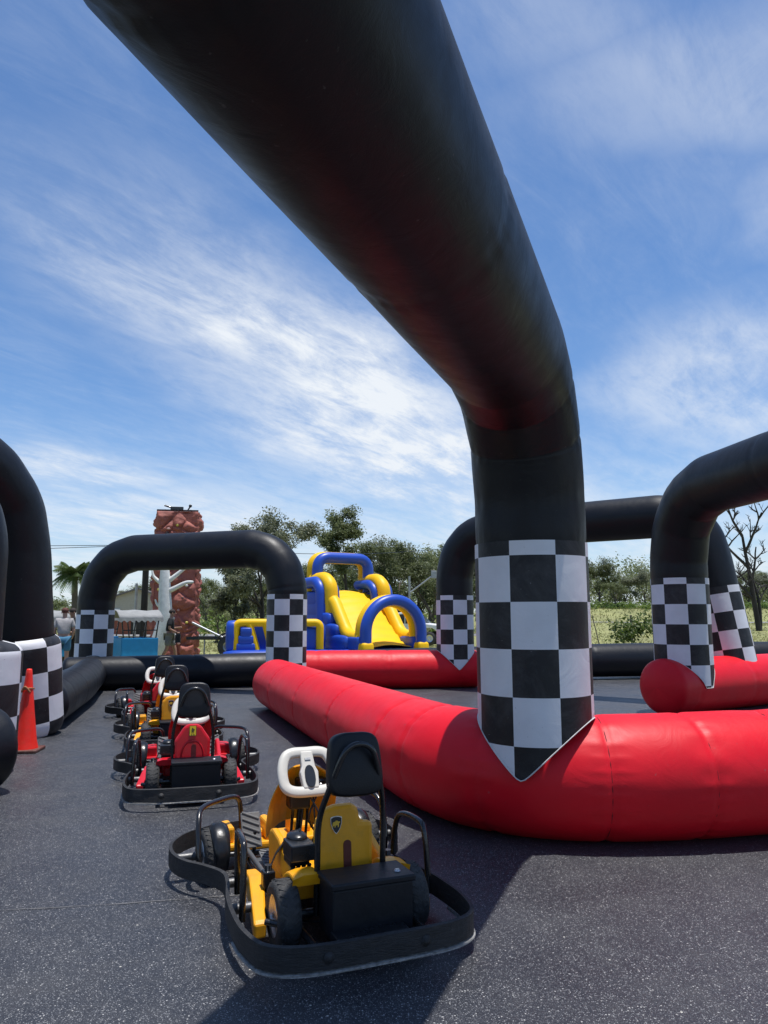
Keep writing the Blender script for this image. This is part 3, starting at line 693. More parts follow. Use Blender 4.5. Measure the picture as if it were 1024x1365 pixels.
    for dz, sc in lay: vs += [(x*sc, y*sc, dz) for x, y in pl2]
    fs = [tuple(range(q))[::-1], tuple(range((len(lay)-1)*q, len(lay)*q))]+[(a*q+i, a*q+(i+1) % q, (a+1)*q+(i+1) % q, (a+1)*q+i) for a in range(len(lay)-1) for i in range(q)]
    mb.add(vs, fs, smooth=True, M=PM); put(mb, 'backrest_pad', M_PAD)
    # battery box behind the seat
    mb = B(); mb.box((.03, .265, .20), (.385, .205, .215)); bb = put(mb, 'battery_box', M_BOX, bevel=.008)
    mb = B(); mb.box((.03, .263, .322), (.405, .225, .03)); put(mb, 'lid', M_BOX, bb, bevel=.008)
    mb = B(); mb.lathe([(0, .005), (.013, .005), (.016, 0)], 14, M=T(.17, .225, .338)); mb.box((.17, .225, .344), (.018, .006, .004)); put(mb, 'lock', M_STEEL, bb)
    # hand controller and belt on the left of the seat
    mb = B(); mb.box((-.205, .56, .385), (.12, .16, .075)); mb.box((-.205, .60, .335), (.10, .12, .05)); mb.ball((-.20, .62, .425), (.055, .07, .028), 10)
    for i in range(4): mb.tube([(-.245+i*.027, .52, .32), (-.245+i*.027, .53, .30)], .012, 6)
    put(mb, 'hand_controller', M_BPL, bevel=.014)
    mb = B(); bp_ = [(-.18, .62, .46), (-.225, .70, .41), (-.275, .74, .32), (-.31, .74, .24)]
    for a, b in zip(bp_, bp_[1:]): mb.add([Vector(a)+Vector((-.004, -.02, 0)), Vector(a)+Vector((.004, .02, 0)), Vector(b)+Vector((.004, .02, 0)), Vector(b)+Vector((-.004, -.02, 0)),
        Vector(a)+Vector((-.004, -.02, -.004)), Vector(a)+Vector((.004, .02, -.004)), Vector(b)+Vector((.004, .02, -.004)), Vector(b)+Vector((-.004, -.02, -.004))], [(0, 1, 2, 3), (7, 6, 5, 4), (0, 3, 7, 4), (1, 5, 6, 2)])
    put(mb, 'seat_belt', M_BOX)
    # side pods
    for s_ in (-1, 1):
        mb = B(); vs = []
        sec = [(1.00, .085, .18, .31, .37), (.82, .075, .20, .31, .39), (.66, .065, .175, .345, .415), (.46, .05, .125, .385, .445), (.44, .05, .115, .388, .445)]
        for y, z0, z1, x0, x1 in sec: vs += [(s_*x0, y, z0), (s_*x1, y, z0), (s_*x1, y, z1), (s_*x0, y, z1)]
        fs = [(0, 1, 2, 3), (16, 19, 18, 17)]+[(a*4+i, (a+1)*4+i, (a+1)*4+(i+1) % 4, a*4+(i+1) % 4) for a in range(4) for i in range(4)]
        mb.add(vs, fs); put(mb, 'side_pod', body, bevel=.010)
        mb = B(); mb.box((s_*.32, .70, .22), (.06, .06, .08)); mb.tube([(s_*.32, .70, .16), (s_*.32, .70, .285)], .020, 8); put(mb, 'latch', M_BPL, bevel=.01)
        # rear fender over the wheel
        vs = []; na = 11
        for i in range(na):
            a = R(15+i*9.5); rr = .190
            for x in (.165, .24, .285): vs.append((s_*x, .42+rr*math.cos(a)*1.08, .142+(rr-(.012 if x == .285 else 0))*math.sin(a)))
            for x in (.285, .165): vs.append((s_*x, .42+(rr-.02)*math.cos(a)*1.08, .142+(rr-.034)*math.sin(a)))
        fs = [(i*5+k, i*5+(k+1) % 5, (i+1)*5+(k+1) % 5, (i+1)*5+k) for i in range(na-1) for k in range(5)]+[(0, 1, 2, 3, 4), tuple((na-1)*5+k for k in (4, 3, 2, 1, 0))]
        mb = B(); mb.add(vs, fs); put(mb, 'rear_fender', body, bevel=.008)
    # wheels
    def wheel(x, y, rad, wd, steer=0, silver=True):
        s_ = 1 if x > 0 else -1; M = T(x, y, rad)@RZ(steer)@RY(PI/2)
        prof = [(rad*.60, -wd/2), (rad*.80, -wd*.52), (rad*.93, -wd*.46), (rad*.985, -wd*.30), (rad, -wd*.1), (rad, wd*.1), (rad*.985, wd*.30), (rad*.93, wd*.46), (rad*.80, wd*.52), (rad*.60, wd/2)]
        mb = B(); mb.lathe(prof, 40, M=M)
        for i in range(26):      # tread blocks
            a = 2*PI*i/26
            for q in (-1, 1): mb.box((0, 0, 0), (.006, wd*.34, .013), M=M@RZ(a)@T(rad*.985, 0, q*wd*.22)@RX(PI/2)@RY(R(0))@RZ(0)@Matrix.Rotation(R(32*q), 4, 'X'))
        w = put(mb, 'wheel', M_TYRE)
        mb = B(); mb.lathe([(0, wd*.30), (rad*.16, wd*.34), (rad*.20, wd*.22), (rad*.50, wd*.20), (rad*.56, wd*.40), (rad*.62, wd*.50), (rad*.62, -wd*.5), (rad*.56, -wd*.4), (rad*.5, -wd*.2), (0, -wd*.2)], 28, M=M@(Matrix() if s_ > 0 else RX(PI)))
        put(mb, 'rim', M_RIM, w)
        for i in range(5):
            a = 2*PI*i/5; mb = B(); mb.box((rad*.34, 0, 0), (rad*.40, rad*.14, .012), M=M@RZ(a)@T(0, 0, s_*wd*.27)); put(mb, 'spoke', M_STEEL, w, bevel=.003)
        mb = B(); mb.tube([(x-s_*.08, y, rad), (x+s_*.005, y, rad)], .014, 8); put(mb, 'axle', M_GALV)
    for s_ in (-1, 1):
        wheel(s_*.315, .42, .150, .105)
        wheel(s_*.485, 1.47, .142, .085, R(6))
        # black front fender: curved shell leaning inward
        vs = []; na = 13
        for i in range(na):
            a = R(-22+i*15); t = i/(na-1); rr = .156; wdt = .042*math.sin(PI*(.12+.80*t))+.010
            cx_ = .425+.012*math.sin(PI*t)
            for u in (-1, -.4, .4, 1): vs.append((s_*(cx_-.005+u*wdt), 1.47-rr*math.cos(a)*.98, .142+(rr+.018*(1-u*u))*math.sin(a)))
            for u in (1, -1): vs.append((s_*(cx_-.005+u*wdt), 1.47-(rr-.010)*math.cos(a)*.98, .142+(rr-.010)*math.sin(a)))
        fs = [(i*6+k, i*6+(k+1) % 6, (i+1)*6+(k+1) % 6, (i+1)*6+k) for i in range(na-1) for k in range(6)]+[tuple(range(6)), tuple((na-1)*6+k for k in range(5, -1, -1))]
        mb = B(); mb.add(vs, fs, smooth=True); put(mb, 'front_fender', M_BPL)
        # hoops
        h1 = smooth_path([(s_*.480, .54, .10), (s_*.478, .545, .25), (s_*.472, .57, .40), (s_*.468, .62, .435), (s_*.455, .78, .435), (s_*.445, .86, .39), (s_*.435, .89, .25), (s_*.43, .90, .10)], 5)
        mb = B(); mb.tube(h1, .0155, 10); put(mb, 'guard_hoop', M_PIPE)
        h2 = smooth_path([(s_*.555, 1.30, .10), (s_*.565, 1.32, .22), (s_*.560, 1.37, .34), (s_*.53, 1.46, .40), (s_*.40, 1.62, .40), (s_*.27, 1.74, .38), (s_*.235, 1.77, .28), (s_*.23, 1.78, .12)], 5)
        mb = B(); mb.tube(h2, .0155, 10); put(mb, 'guard_hoop', M_PIPE)
    return root
K1 = kart('yellow go-kart nearest the camera, half in the arch shadow', M_YPL, True)
def place_kart(k, x, y, h):      # x, y: middle of the rear bumper on the ground, h: heading to the left in degrees
    k.rotation_euler = (0, 0, R(h)); k.location = (x-math.sin(R(h)), y+math.cos(R(h)), 0)
place_kart(K1, -.01, 3.38, 22.5)
K2 = kart('red go-kart just behind the nearest yellow one', M_RPL, False); place_kart(K2, -1.51, 6.14, 16)
K3 = copy_tree(K1); K3['label'] = 'yellow go-kart third in the line, between two red ones'; place_kart(K3, -2.30, 8.5, 18)
K4 = copy_tree(K2); K4['label'] = 'red go-kart at the far end of the line'; place_kart(K4, -2.98, 10.5, 24)

# ------------------------------------------------------------------ traffic cone
cx, cy = -4.07, 8.72
root = empty('traffic_cone', (cx, cy, 0), R(8), 'orange traffic cone beside the left checkered arch foot', 'traffic cone')
mb = MB(); mb.box((0, 0, .018), (.36, .36, .036)); mb.build('base', mat('cone_base', (.10, .03, .02), .6, dirt=.4), root, bevel=.012)
mb = MB(); mb.lathe([(.145, .036), (.140, .06), (.125, .12), (.080, .46), (.036, .86), (.030, .905), (.024, .915), (.020, .90), (.030, .84), (.12, .10)], 32); mb.build('cone', M_CONE, root)
mb = MB(); mb.tube(smooth_path([(-.12, -.06, .60), (-.04, -.07, .68), (.04, -.05, .70), (.05, .04, .69)], 4), .010, 6); mb.tube(smooth_path([(-.05, -.05, .66), (.0, -.08, .72), (.05, -.06, .66)], 4), .012, 6)
tag(mb.build('tie_rope', mat('brown_rope', (.35, .14, .06), .8)), 'brown cord tied round the top of the orange cone', 'rope'); bpy.data.objects['tie_rope'].location = (cx, cy, 0)

# ------------------------------------------------------------------ trees
def leaf_cloud(centers, radii, per, size, rng, droop=.35, flat=.75):
    """many small leaf faces in ragged clumps"""
    vs = []; fs = []
    C = np.array(centers); n = len(C); k = per*n
    idx = np.repeat(np.arange(n), per)
    d = rng.normal(size=(k, 3)); d /= np.linalg.norm(d, axis=1)[:, None]
    rr = np.array(radii)[idx]*(rng.random(k)**.45)*(.75+.5*rng.random(k))
    p = C[idx]+d*rr[:, None]*np.array([1, 1, flat])
    a = rng.random(k)*2*PI; el = rng.normal(-droop, .45, k)
    u = np.stack([np.cos(a)*np.cos(el), np.sin(a)*np.cos(el), np.sin(el)], 1)
    w = np.cross(u, rng.normal(size=(k, 3))*np.array([.7, .7, .5])+np.array([0, 0, 1.1])); w /= np.linalg.norm(w, axis=1)[:, None]
    s = size*(.6+.8*rng.random(k))[:, None]
    q = np.stack([p, p+u*s*.5+w*s*.24, p+u*s, p+u*s*.5-w*s*.24], 1).reshape(-1, 3)
    return q, np.arange(4*k).reshape(-1, 4)
def np_mesh(name, q, f, m, parent):
    me = bpy.data.meshes.new(name); me.vertices.add(len(q)); me.vertices.foreach_set('co', q.ravel())
    me.loops.add(f.size); me.loops.foreach_set('vertex_index', f.ravel()); me.polygons.add(len(f)); me.polygons.foreach_set('loop_start', np.arange(0, f.size, f.shape[1]))
    me.update(calc_edges=True); me.materials.append(m); o = bpy.data.objects.new(name, me); COL.objects.link(o); o.parent = parent; return o
def tree(x, y, h, label, leaf=None, bark=None, trunk_f=.35, spread=.45, seed=0, clumps=1.0, per=60, lsize=.16, name='gum_tree', group=None, forks=3, lean=0, levels=3, r0=None, cr=.13, cat='tree', z0=None, rz=0, side=3):
    rg = random.Random(seed); rng = np.random.default_rng(seed)
    root = empty(name, (x, y, terrain(x, y)-.05 if z0 is None else z0), rz, label, cat, group)
    mb = MB(); tips = []
    r0 = r0 or h*.022
    def grow(p, d, L, r, lev):
        pts = [p]; n = 5; q = p.copy(); dd = d.copy()
        for i in range(n):
            dd = (dd+Vector((rg.uniform(-1, 1), rg.uniform(-1, 1), rg.uniform(-.3, .6)))*(.16 if lev else .07)).normalized(); q = q+dd*L/n; pts.append(q.copy())
        r1 = r*(.62 if lev == 0 else .5)
        mb.tube(pts, [r+(r1-r)*i/n for i in range(n+1)], 8 if lev == 0 else 5, cap=True)
        if lev >= levels:
            tips.append(pts[-1]); tips.append(pts[3]); tips.append(pts[-1]+Vector((rg.uniform(-1, 1), rg.uniform(-1, 1), rg.uniform(-.6, .8)))*L*.5); return
        nb = forks+(1 if rg.random() < .5 else 0) if lev else forks+1
        for b in range(nb):
            a = 2*PI*b/nb+rg.uniform(-.5, .5); out = Vector((math.cos(a), math.sin(a), 0))
            k = rg.uniform(.6, 1.25)*spread*1.6
            nd = (dd*1.0+out*k+Vector((0, 0, .15))).normalized(); st = pts[-1] if b < 2 or lev == 0 and b < 2 else pts[rg.choice([3, 4])]
            ll = h*((.30, .17, .10)[min(lev, 2)])*rg.uniform(.65, 1.3)
            grow(st, nd, ll, r1*rg.uniform(.55, .8), lev+1)
        if lev == 0:
            for j in range(side):      # lower side limbs
                a = rg.uniform(0, 2*PI); grow(pts[rg.choice([3, 4, 4])], Vector((math.cos(a), math.sin(a), .55)).normalized(), h*.22*rg.uniform(.7, 1.1), r1*.5, 2)
    grow(Vector((0, 0, 0)), Vector((lean, 0, 1)).normalized(), h*trunk_f, r0, 0)
    mz_ = max(t.z for t in tips)+h*cr*.6; kz = h/mz_; mb.v = [(a*kz, b*kz, c*kz) for a, b, c in mb.v]; tips = [t*kz for t in tips]
    mb.build('trunk', bark or M_BARK, root)
    if leaf:
        if clumps < 1: tips = [t for t in tips if rg.random() < clumps]
        q, f = leaf_cloud([tuple(t) for t in tips], [h*cr*rg.uniform(.5, 1.25) for t in tips], per, lsize, rng)
        np_mesh('crown', q, f, leaf, root)
    return root

# big gums behind the far arch and the blue and yellow slide
tree(PX(350, 44), 44, PZ(676, 44)-.1, 'tall broad gum tree rising above the right shoulder of the far arch', L_GREY, M_BARKD, .30, .42, 11, per=95, lsize=.17, cr=.062, forks=3, side=4)
tree(PX(312, 47), 47, PZ(735, 47), 'shorter dark-trunked gum tree seen through the far arch beside the rock wall', L_GREY, M_BARKD, .38, .5, 14, per=95, lsize=.17, cr=.07)
tree(PX(466, 52), 52, PZ(670, 52), 'slender gum tree with an open crown above the back arch of the slide', L_GUM, M_BARKD, .60, .34, 21, per=110, lsize=.17, cr=.055, r0=.17, side=0, lean=-.04)
protos = []
for i, (sd_, tf, sp, lf) in enumerate(((31, .28, .5, L_GUM), (32, .34, .42, L_GREY), (33, .22, .6, L_GUM), (34, .4, .36, L_GUM))):
    protos.append((10.0, sd_, tf, sp, lf))
forest = [  # column, depth, top row, prototype, words
 (425, 66, 742, 0, 'bushy gum tree between the slender gum and the far arch'), (500, 70, 708, 1, 'rounded gum tree just right of the slender gum'),
 (528, 62, 716, 2, 'wide low gum tree above the right side of the slide'), (560, 74, 720, 0, 'olive gum tree over the white pickup'), (596, 68, 712, 3, 'tall gum tree left of the right background arch'),
 (622, 78, 722, 1, 'gum tree seen beside the right background arch leg'), (575, 60, 745, 2, 'low gum tree behind the leaning light pole'), (800, 96, 738, 0, 'largest rounded gum tree in the right background gap'),
 (835, 104, 768, 2, 'low spreading gum tree in the middle of the right background gap'), (862, 98, 752, 1, 'flat-topped gum tree next to the right checkered foot'), (778, 108, 765, 3, 'gum tree touching the main checkered foot in the background'), (822, 88, 775, 2, 'dense low gum tree on the berm behind the road'),
 (905, 102, 750, 0, 'gum tree hidden behind the right arch feet'), (1000, 100, 758, 2, 'low gum tree behind the bare dead tree'), (1035, 96, 752, 1, 'gum tree at the right edge behind the bare tree'), (960, 106, 760, 3, 'gum tree in the gap between the two right arch legs'),
 (275, 84, 768, 2, 'low grey-green gum tree right of the red rock wall'), (180, 90, 775, 1, 'small gum tree left of the utility pole'), (292, 58, 790, 0, 'small rounded tree low behind the trailer'), (230, 70, 770, 3, 'gum tree directly behind the rock wall'), (205, 75, 765, 0, 'grey gum tree at the left side of the rock wall'),
 (400, 80, 750, 2, 'gum tree behind the far arch right leg'), (345, 82, 760, 0, 'far gum tree under the far arch beam'), (700, 90, 735, 1, 'gum tree hidden by the main checkered foot'), (648, 88, 740, 0, 'gum tree left of the main checkered foot'), (660, 70, 770, 2, 'low gum tree at the left of the main checkered foot'), (1060, 88, 770, 2, 'low gum tree beyond the right edge'),
 (450, 84, 762, 2, 'low gum tree behind the slide top'), (480, 60, 752, 0, 'gum tree close behind the slide top')]
made = {}
for i, (c, Y, top, pi, words) in enumerate(forest):
    x = PX(c, Y); hh = PZ(top, Y)-terrain(x, Y)
    if pi not in made:
        H0, sd_, tf, sp, lf = protos[pi]
        o = tree(x, Y, H0, words, lf, M_BARK, tf, sp, sd_, per=85, lsize=.22, cr=.085, group='gum trees in the background', levels=3)
        made[pi] = o; zt = max((o.matrix_local.inverted_safe() @ Vector(v)).z if False else v[2] for ch in o.children for v in ch.bound_box); o['_zt'] = zt
    else: o = copy_tree(made[pi])
    o['label'] = words; o.location = (x, Y, terrain(x, Y)-.1); sc = hh/made[pi]['_zt']; k = 1.12+.2*math.sin(i*2.3)
    o.scale = (sc*k, sc*k, sc); o.rotation_euler = (0, 0, i*1.37)
for o in made.values(): del o['_zt']
for o in bpy.data.objects:
    if '_zt' in o: del o['_zt']
# far woodland as one mass
rng = np.random.default_rng(5); cs = []; rad = []
for i in range(420):
    a = rng.uniform(-.75, .75); Y = rng.uniform(120, 150); x = a*Y; s_ = rng.uniform(2.0, 3.6)*(.5 if a < -.3 else 1)
    cs.append((x, Y, terrain(x, Y)+rng.uniform(.5, 1.0)*(6.0+2.0*math.sin(a*9)+1.5*math.sin(a*23))*(.45 if a < -.3 else 1))); rad.append(s_)
for i in range(160):
    a = rng.uniform(-.28, .75); Y = rng.uniform(100, 120); x = a*Y; cs.append((x, Y, terrain(x, Y)+rng.uniform(1, 3.5))); rad.append(2.4)
q, f = leaf_cloud(cs, rad, 170, .48, rng); o = np_mesh('far_woodland', q, f, L_GUM, None); tag(o, kind='stuff')
# scrub and long dry grass on the berm
cs = []; rad = []
for i in range(240):
    Y = rng.uniform(84, 97); a = rng.uniform(.17, .62); x = a*Y; cs.append((x, Y, terrain(x, Y)+.2)); rad.append(rng.uniform(.4, 1.4))
for i in range(60):
    Y = rng.uniform(52, 75); a = rng.uniform(-.27, .1); x = a*Y; cs.append((x, Y, terrain(x, Y)+.8)); rad.append(rng.uniform(.8, 1.6))
q, f = leaf_cloud(cs, rad, 60, .35, rng); o = np_mesh('scrub', q, f, L_BUSH, None); tag(o, kind='stuff')
k = 50000; Y = 22+75*rng.random(k)**1.6; Y = np.where((Y > 58) & (Y < 67), Y-25, Y); X = (rng.random(k)*1.3-.62)*Y; Z = np.array([terrain(a, b) for a, b in zip(X, Y)]); hgt = (.02+.045*rng.random(k))*(1+Y/60)*np.where(Y > 72, 1.8, 1); an = rng.random(k)*PI; ww = .012+.0009*Y
P0 = np.stack([X, Y, Z-.02], 1); dw = np.stack([np.cos(an)*ww, np.sin(an)*ww, 0*an], 1); tp = P0+np.stack([rng.normal(0, .05, k), rng.normal(0, .05, k), hgt], 1)
q = np.stack([P0-dw, P0+dw, tp], 1).reshape(-1, 3); o = np_mesh('dry_grass_tufts', q, np.arange(3*k).reshape(-1, 3), L_GRASS, None); tag(o, kind='stuff')

# bare dead tree at the right edge
Yd = 46; xd = PX(1012, Yd)
dead = empty('dead_tree', (xd, Yd, terrain(xd, Yd)-.1), 0, 'bare dark dead tree standing in the field at the right edge', 'tree')
mb = MB(); rg = random.Random(4)
def limb(p, d, L, r, lev):
    pts = [p]; q = p.copy(); dd = d.copy(); n = 6
    for i in range(n):
        dd = (dd+Vector((rg.uniform(-1, 1), rg.uniform(-1, 1)*.6, rg.uniform(-.5, .6)))*(.16 if lev else .07)).normalized(); q = q+dd*L/n; pts.append(q.copy())
    mb.tube(pts, [r*(1-.6*i/n) for i in range(n+1)], 7 if lev < 2 else 4)
    if lev < 4:
        for j in range((5, 4, 4, 3)[lev]):
            st = pts[rg.choice([2, 3, 4, 5])] if lev else pts[[2, 3, 4, 5, 6][j]]
            side = 1 if (j % 2) else -1
            nd = (dd*.7+Vector((side*rg.uniform(.5, 1.3), rg.uniform(-.6, .6), rg.uniform(.0, .7)))).normalized()
            limb(st, nd, L*rg.uniform(.35, .6), r*(.5 if lev == 0 else .55), lev+1)
hd = PZ(655, Yd)-terrain(xd, Yd)
limb(Vector((0, 0, 0)), Vector((-.10, 0, 1)).normalized(), hd*.9, .30, 0)
limb(Vector((.05, 0, 0)), Vector((.13, 0, 1)).normalized(), hd*.55, .2, 1)
kz = hd/max(v[2] for v in mb.v); mb.v = [(a*kz*.8, b*kz*.8, c*kz) for a, b, c in mb.v]; mb.build('trunk', M_BARKD, dead)

# palm
Yp = 42; xp = PX(96, Yp); zt = PZ(766, Yp)
palm = empty('palm_tree', (xp, Yp, 0), 0, 'feathery palm tree between the left arch leg and the far arch', 'palm tree')
mb = MB(); mb.tube([(0, 0, 0), (.1, 0, zt*.5), (0, 0, zt)], [.20, .17, .15], 10); mb.build('trunk', M_BARK, palm)
rg = random.Random(8)
for i in range(26):
    a = 2*PI*i/26*1.0+rg.uniform(-.15, .15); up_ = rg.uniform(-.15, 1.4); L = rg.uniform(1.25, 1.65); pts = []
    for k in range(9):
        t = k/8; rr = L*(t*math.cos(up_*.6))*(1-.12*t); pts.append(Vector((rr*math.cos(a), rr*math.sin(a), zt+L*(math.sin(up_)*t*1.0-.95*t*t*.75*(1-.45*max(0, up_)/1.4)))))
    mb = MB(); mb.tube(pts, [.025*(1-.8*k/8) for k in range(9)], 4, cap=False)
    for k in range(1, 9):
        for q_ in range(2):
            p = pts[k-1].lerp(pts[k], (q_+.5)/2); t = (k-.5+q_*.5)/8; d = (pts[k]-pts[k-1]).normalized(); sdv = d.cross(Vector((0, 0, 1))).normalized()
            for s_ in (-1, 1):
                ll = .62*math.sin(PI*min(.97, .12+t*.85)); e = p+(sdv*s_*.75+d*.5+Vector((0, 0, -.55))).normalized()*ll
                mb.add([p-d*.05, p+d*.05, e], [(0, 1, 2)])
    mb.build('frond', L_PALM, palm)

# shrub and bent stake near the far black barrier
sx_ = PX(842, 23); o = tree(sx_, 23, PZ(822, 23)+.35, 'small leafy green shrub behind the far black barrier', L_BUSH, M_BARK, .2, .5, 51, per=26, lsize=.13, name='leafy_shrub', levels=2, r0=.018, cr=.18, cat='shrub')
o = tree(PX(796, 23), 23, .55, 'low green shrub next to the main checkered foot', L_BUSH, M_BARK, .2, .7, 52, per=20, lsize=.12, name='leafy_shrub', levels=2, r0=.012, cr=.22, cat='shrub')
o = tree(PX(866, 23.5), 23.5, .75, 'low green shrub next to the right checkered foot', L_BUSH, M_BARK, .2, .7, 53, per=20, lsize=.12, name='leafy_shrub', levels=2, r0=.012, cr=.22, cat='shrub')
mb = MB(); mb.tube([(0, 0, 0), (.01, 0, .5), (0, 0, PZ(820, 26))], .045, 8); o = mb.build('fence_stake', M_WOOD); o.location = (PX(842, 26), 26, 0); tag(o, 'dark upright stake behind the leafy shrub', 'stake')
mb = MB(); mb.tube([(0, 0, 0), (-.32, 0, PZ(822, 26))], .018, 6); o = mb.build('leaning_rod', M_WOOD); o.location = (PX(803, 26), 26, 0); tag(o, 'thin leaning rod beside the main checkered foot', 'rod')
mb = MB(); mb.box((0, 0, .25), (1.7, .5, .5)); o = mb.build('concrete_trough', mat('old_concrete', (.16, .15, .13), .9, dirt=.6)); o.location = (PX(822, 25), 25.2, 0); tag(o, 'low grey concrete block behind the far black barrier', 'block')
for m_ in (o,): 
    md = m_.modifiers.new('b', 'BEVEL'); md.width = .05; md.segments = 2

# ------------------------------------------------------------------ blue and yellow inflatable slide
def frame_m(cx, cy, yaw): return T(cx, cy, 0)@RZ(yaw)
def pillow(mb, c, d, M=None, r=.18, seg=0):
    """inflated block: rounded box from superellipsoid rings"""
    nu, nv = 20, 10; vs = []
    e = .38
    def sg(v, p): return math.copysign(abs(v)**p, v)
    for j in range(nv+1):
        ph = -PI/2+PI*j/nv
        for i in range(nu):
            th = 2*PI*i/nu
            vs.append((c[0]+d[0]/2*sg(math.cos(ph), e)*sg(math.cos(th), e), c[1]+d[1]/2*sg(math.cos(ph), e)*sg(math.sin(th), e), c[2]+d[2]/2*sg(math.sin(ph), e)))
    mb.add(vs, [(j*nu+i, j*nu+(i+1) % nu, (j+1)*nu+(i+1) % nu, (j+1)*nu+i) for j in range(nv) for i in range(nu)], smooth=True, M=M)
SX, SY = PX(516, 25.6), 25.6
slide = empty('inflatable_slide', (SX, SY, 0), R(31), 'blue and yellow inflatable slide with arches beyond the track', 'inflatable slide')
# local: -y runs down the slide towards the viewer's right, +y to its back, x across
def sp(mb, name, m, **k): return mb.build(name, m, slide, **k)
mb = MB(); pillow(mb, (0, 1.9, .22), (3.0, 4.7, .52)); pillow(mb, (0, -.35, .16), (3.0, .8, .36)); sp(mb, 'base', V_BLUE)
mb = MB()
for i in range(5):
    Ln = (3.7, 3.0, 2.5, 2.1, 1.7)[i]
    for s_ in (-1, 1): pillow(mb, (s_*1.12, 3.95-Ln/2, .62+i*.37), (.55, Ln, .54))
    pillow(mb, (0, 3.5, .6+i*.37), (2.5, .95, .52))
sp(mb, 'side_wall', V_BLUE)
# sliding sheet
mb = MB(); vs = []; nn = 26
for k in range(nn):
    t = k/(nn-1); y = -.25+3.2*t; z = .52+1.85*sstep(.0, 1.0, t)+.03*math.sin(k*PI*.66)
    for i in range(7): x = -.9+1.8*i/6; vs.append((x, y, z+.05*math.cos(x*3)))
mb.add(vs, [(k*7+i, k*7+i+1, (k+1)*7+i+1, (k+1)*7+i) for k in range(nn-1) for i in range(6)], smooth=True); sp(mb, 'slide_sheet', V_YEL)
for s_ in (-1, 1):
    mb = MB(); pth = round_poly([(s_*1.02, -.2, .78), (s_*1.02, .75, .86), (s_*1.02, 1.7, 2.0), (s_*1.02, 2.1, 2.15)], .35)
    mb.tube(pth, .21, 14); sp(mb, 'yellow_rail', V_YEL)
    mb = MB(); pillow(mb, (s_*1.02, .10, .62), (.50, .95, .46)); sp(mb, 'blue_toe_block', V_BLUE)
    mb = MB(); pth = round_poly([(s_*1.04, 1.85, 1.5), (s_*1.04, 1.95, 2.55), (s_*1.04, 2.35, 2.82), (s_*1.04, 3.3, 2.80)], .25)
    mb.tube(pth, .24, 14); sp(mb, 'yellow_shoulder', V_YEL)
    mb = MB(); pth = round_poly([(s_*1.30, 2.05, 1.2), (s_*1.30, 2.15, 2.45), (s_*1.30, 2.5, 2.70), (s_*1.30, 3.4, 2.68)], .25)
    mb.tube(pth, .20, 14); pth = round_poly([(s_*.80, 2.05, 1.6), (s_*.80, 2.15, 2.45), (s_*.80, 2.5, 2.66), (s_*.80, 3.4, 2.66)], .25); mb.tube(pth, .17, 14); sp(mb, 'blue_shoulder', V_BLUE)
def inv_u(mb, w, z0, z1, y, r, rad=.45, n=14):
    mb.tube(round_poly([(-w, y, z0), (-w, y, z1), (w, y, z1), (w, y, z0)], rad, 8), r, n)
mb = MB(); inv_u(mb, 1.02, 2.4, 3.62, 3.02, .20); sp(mb, 'back_arch_front', V_BLUE)
mb = MB(); inv_u(mb, 1.04, 2.4, 3.64, 3.36, .22); sp(mb, 'back_arch_rear', V_YEL)
def ring(mb, R0, y, r, z=.98, n=14):
    pts = [(-R0, y, z-.5)]+[(R0*math.cos(PI-PI*i/28), y, z+R0*math.sin(PI-PI*i/28)*1.02) for i in range(29)]+[(R0, y, z-.5)]
    mb.tube(pts, r, n)
mb = MB(); ring(mb, 1.02, -.42, .185); sp(mb, 'front_arch', V_BLUE)
mb = MB(); ring(mb, 1.00, -.12, .205); sp(mb, 'front_arch_lining', V_YEL)
for s_ in (-1, 1):
    mb = MB(); pillow(mb, (s_*1.02, -.36, .42), (.42, .56, .50)); sp(mb, 'yellow_boot', V_YEL)
slide.scale = (1.06, 1.06, 1.03)
# low entry unit on its left
for cx_, lab in ((333, 'low blue and yellow inflatable entry block left of the slide'),):
    e = empty('inflatable_block', (PX(cx_+17, 25.2), 25.2, 0), R(8), lab, 'inflatable block')
    mb = MB(); pillow(mb, (.5, 0, .2), (3.6, 1.6, .5)); pillow(mb, (-.95, .2, .85), (.5, 1.2, 1.1)); pillow(mb, (.5, .45, .85), (3.3, .6, 1.2)); pillow(mb, (1.2, .05, .75), (1.5, .7, .9)); mb.build('base', V_BLUE, e)
    mb = MB(); mb.tube(round_poly([(-.85, -.28, .45), (-.85, -.28, 1.32), (1.9, -.28, 1.32), (1.9, -.28, .45)], .18, 6), .13, 12); mb.build('yellow_frame', V_YEL, e)
    mb = MB(); mb.tube([(-.15, -.30, .35), (-.42, -.30, 1.28)], .12, 12); mb.tube([(.35, -.30, .35), (.10, -.30, 1.28)], .12, 12); mb.build('yellow_strut', V_YEL, e)
    mb = MB()
    for i in range(3): pillow(mb, (-.52, -.32, .52+i*.25), (.62-.12*i, .3, .3))
    mb.build('blue_steps', V_BLUE, e)

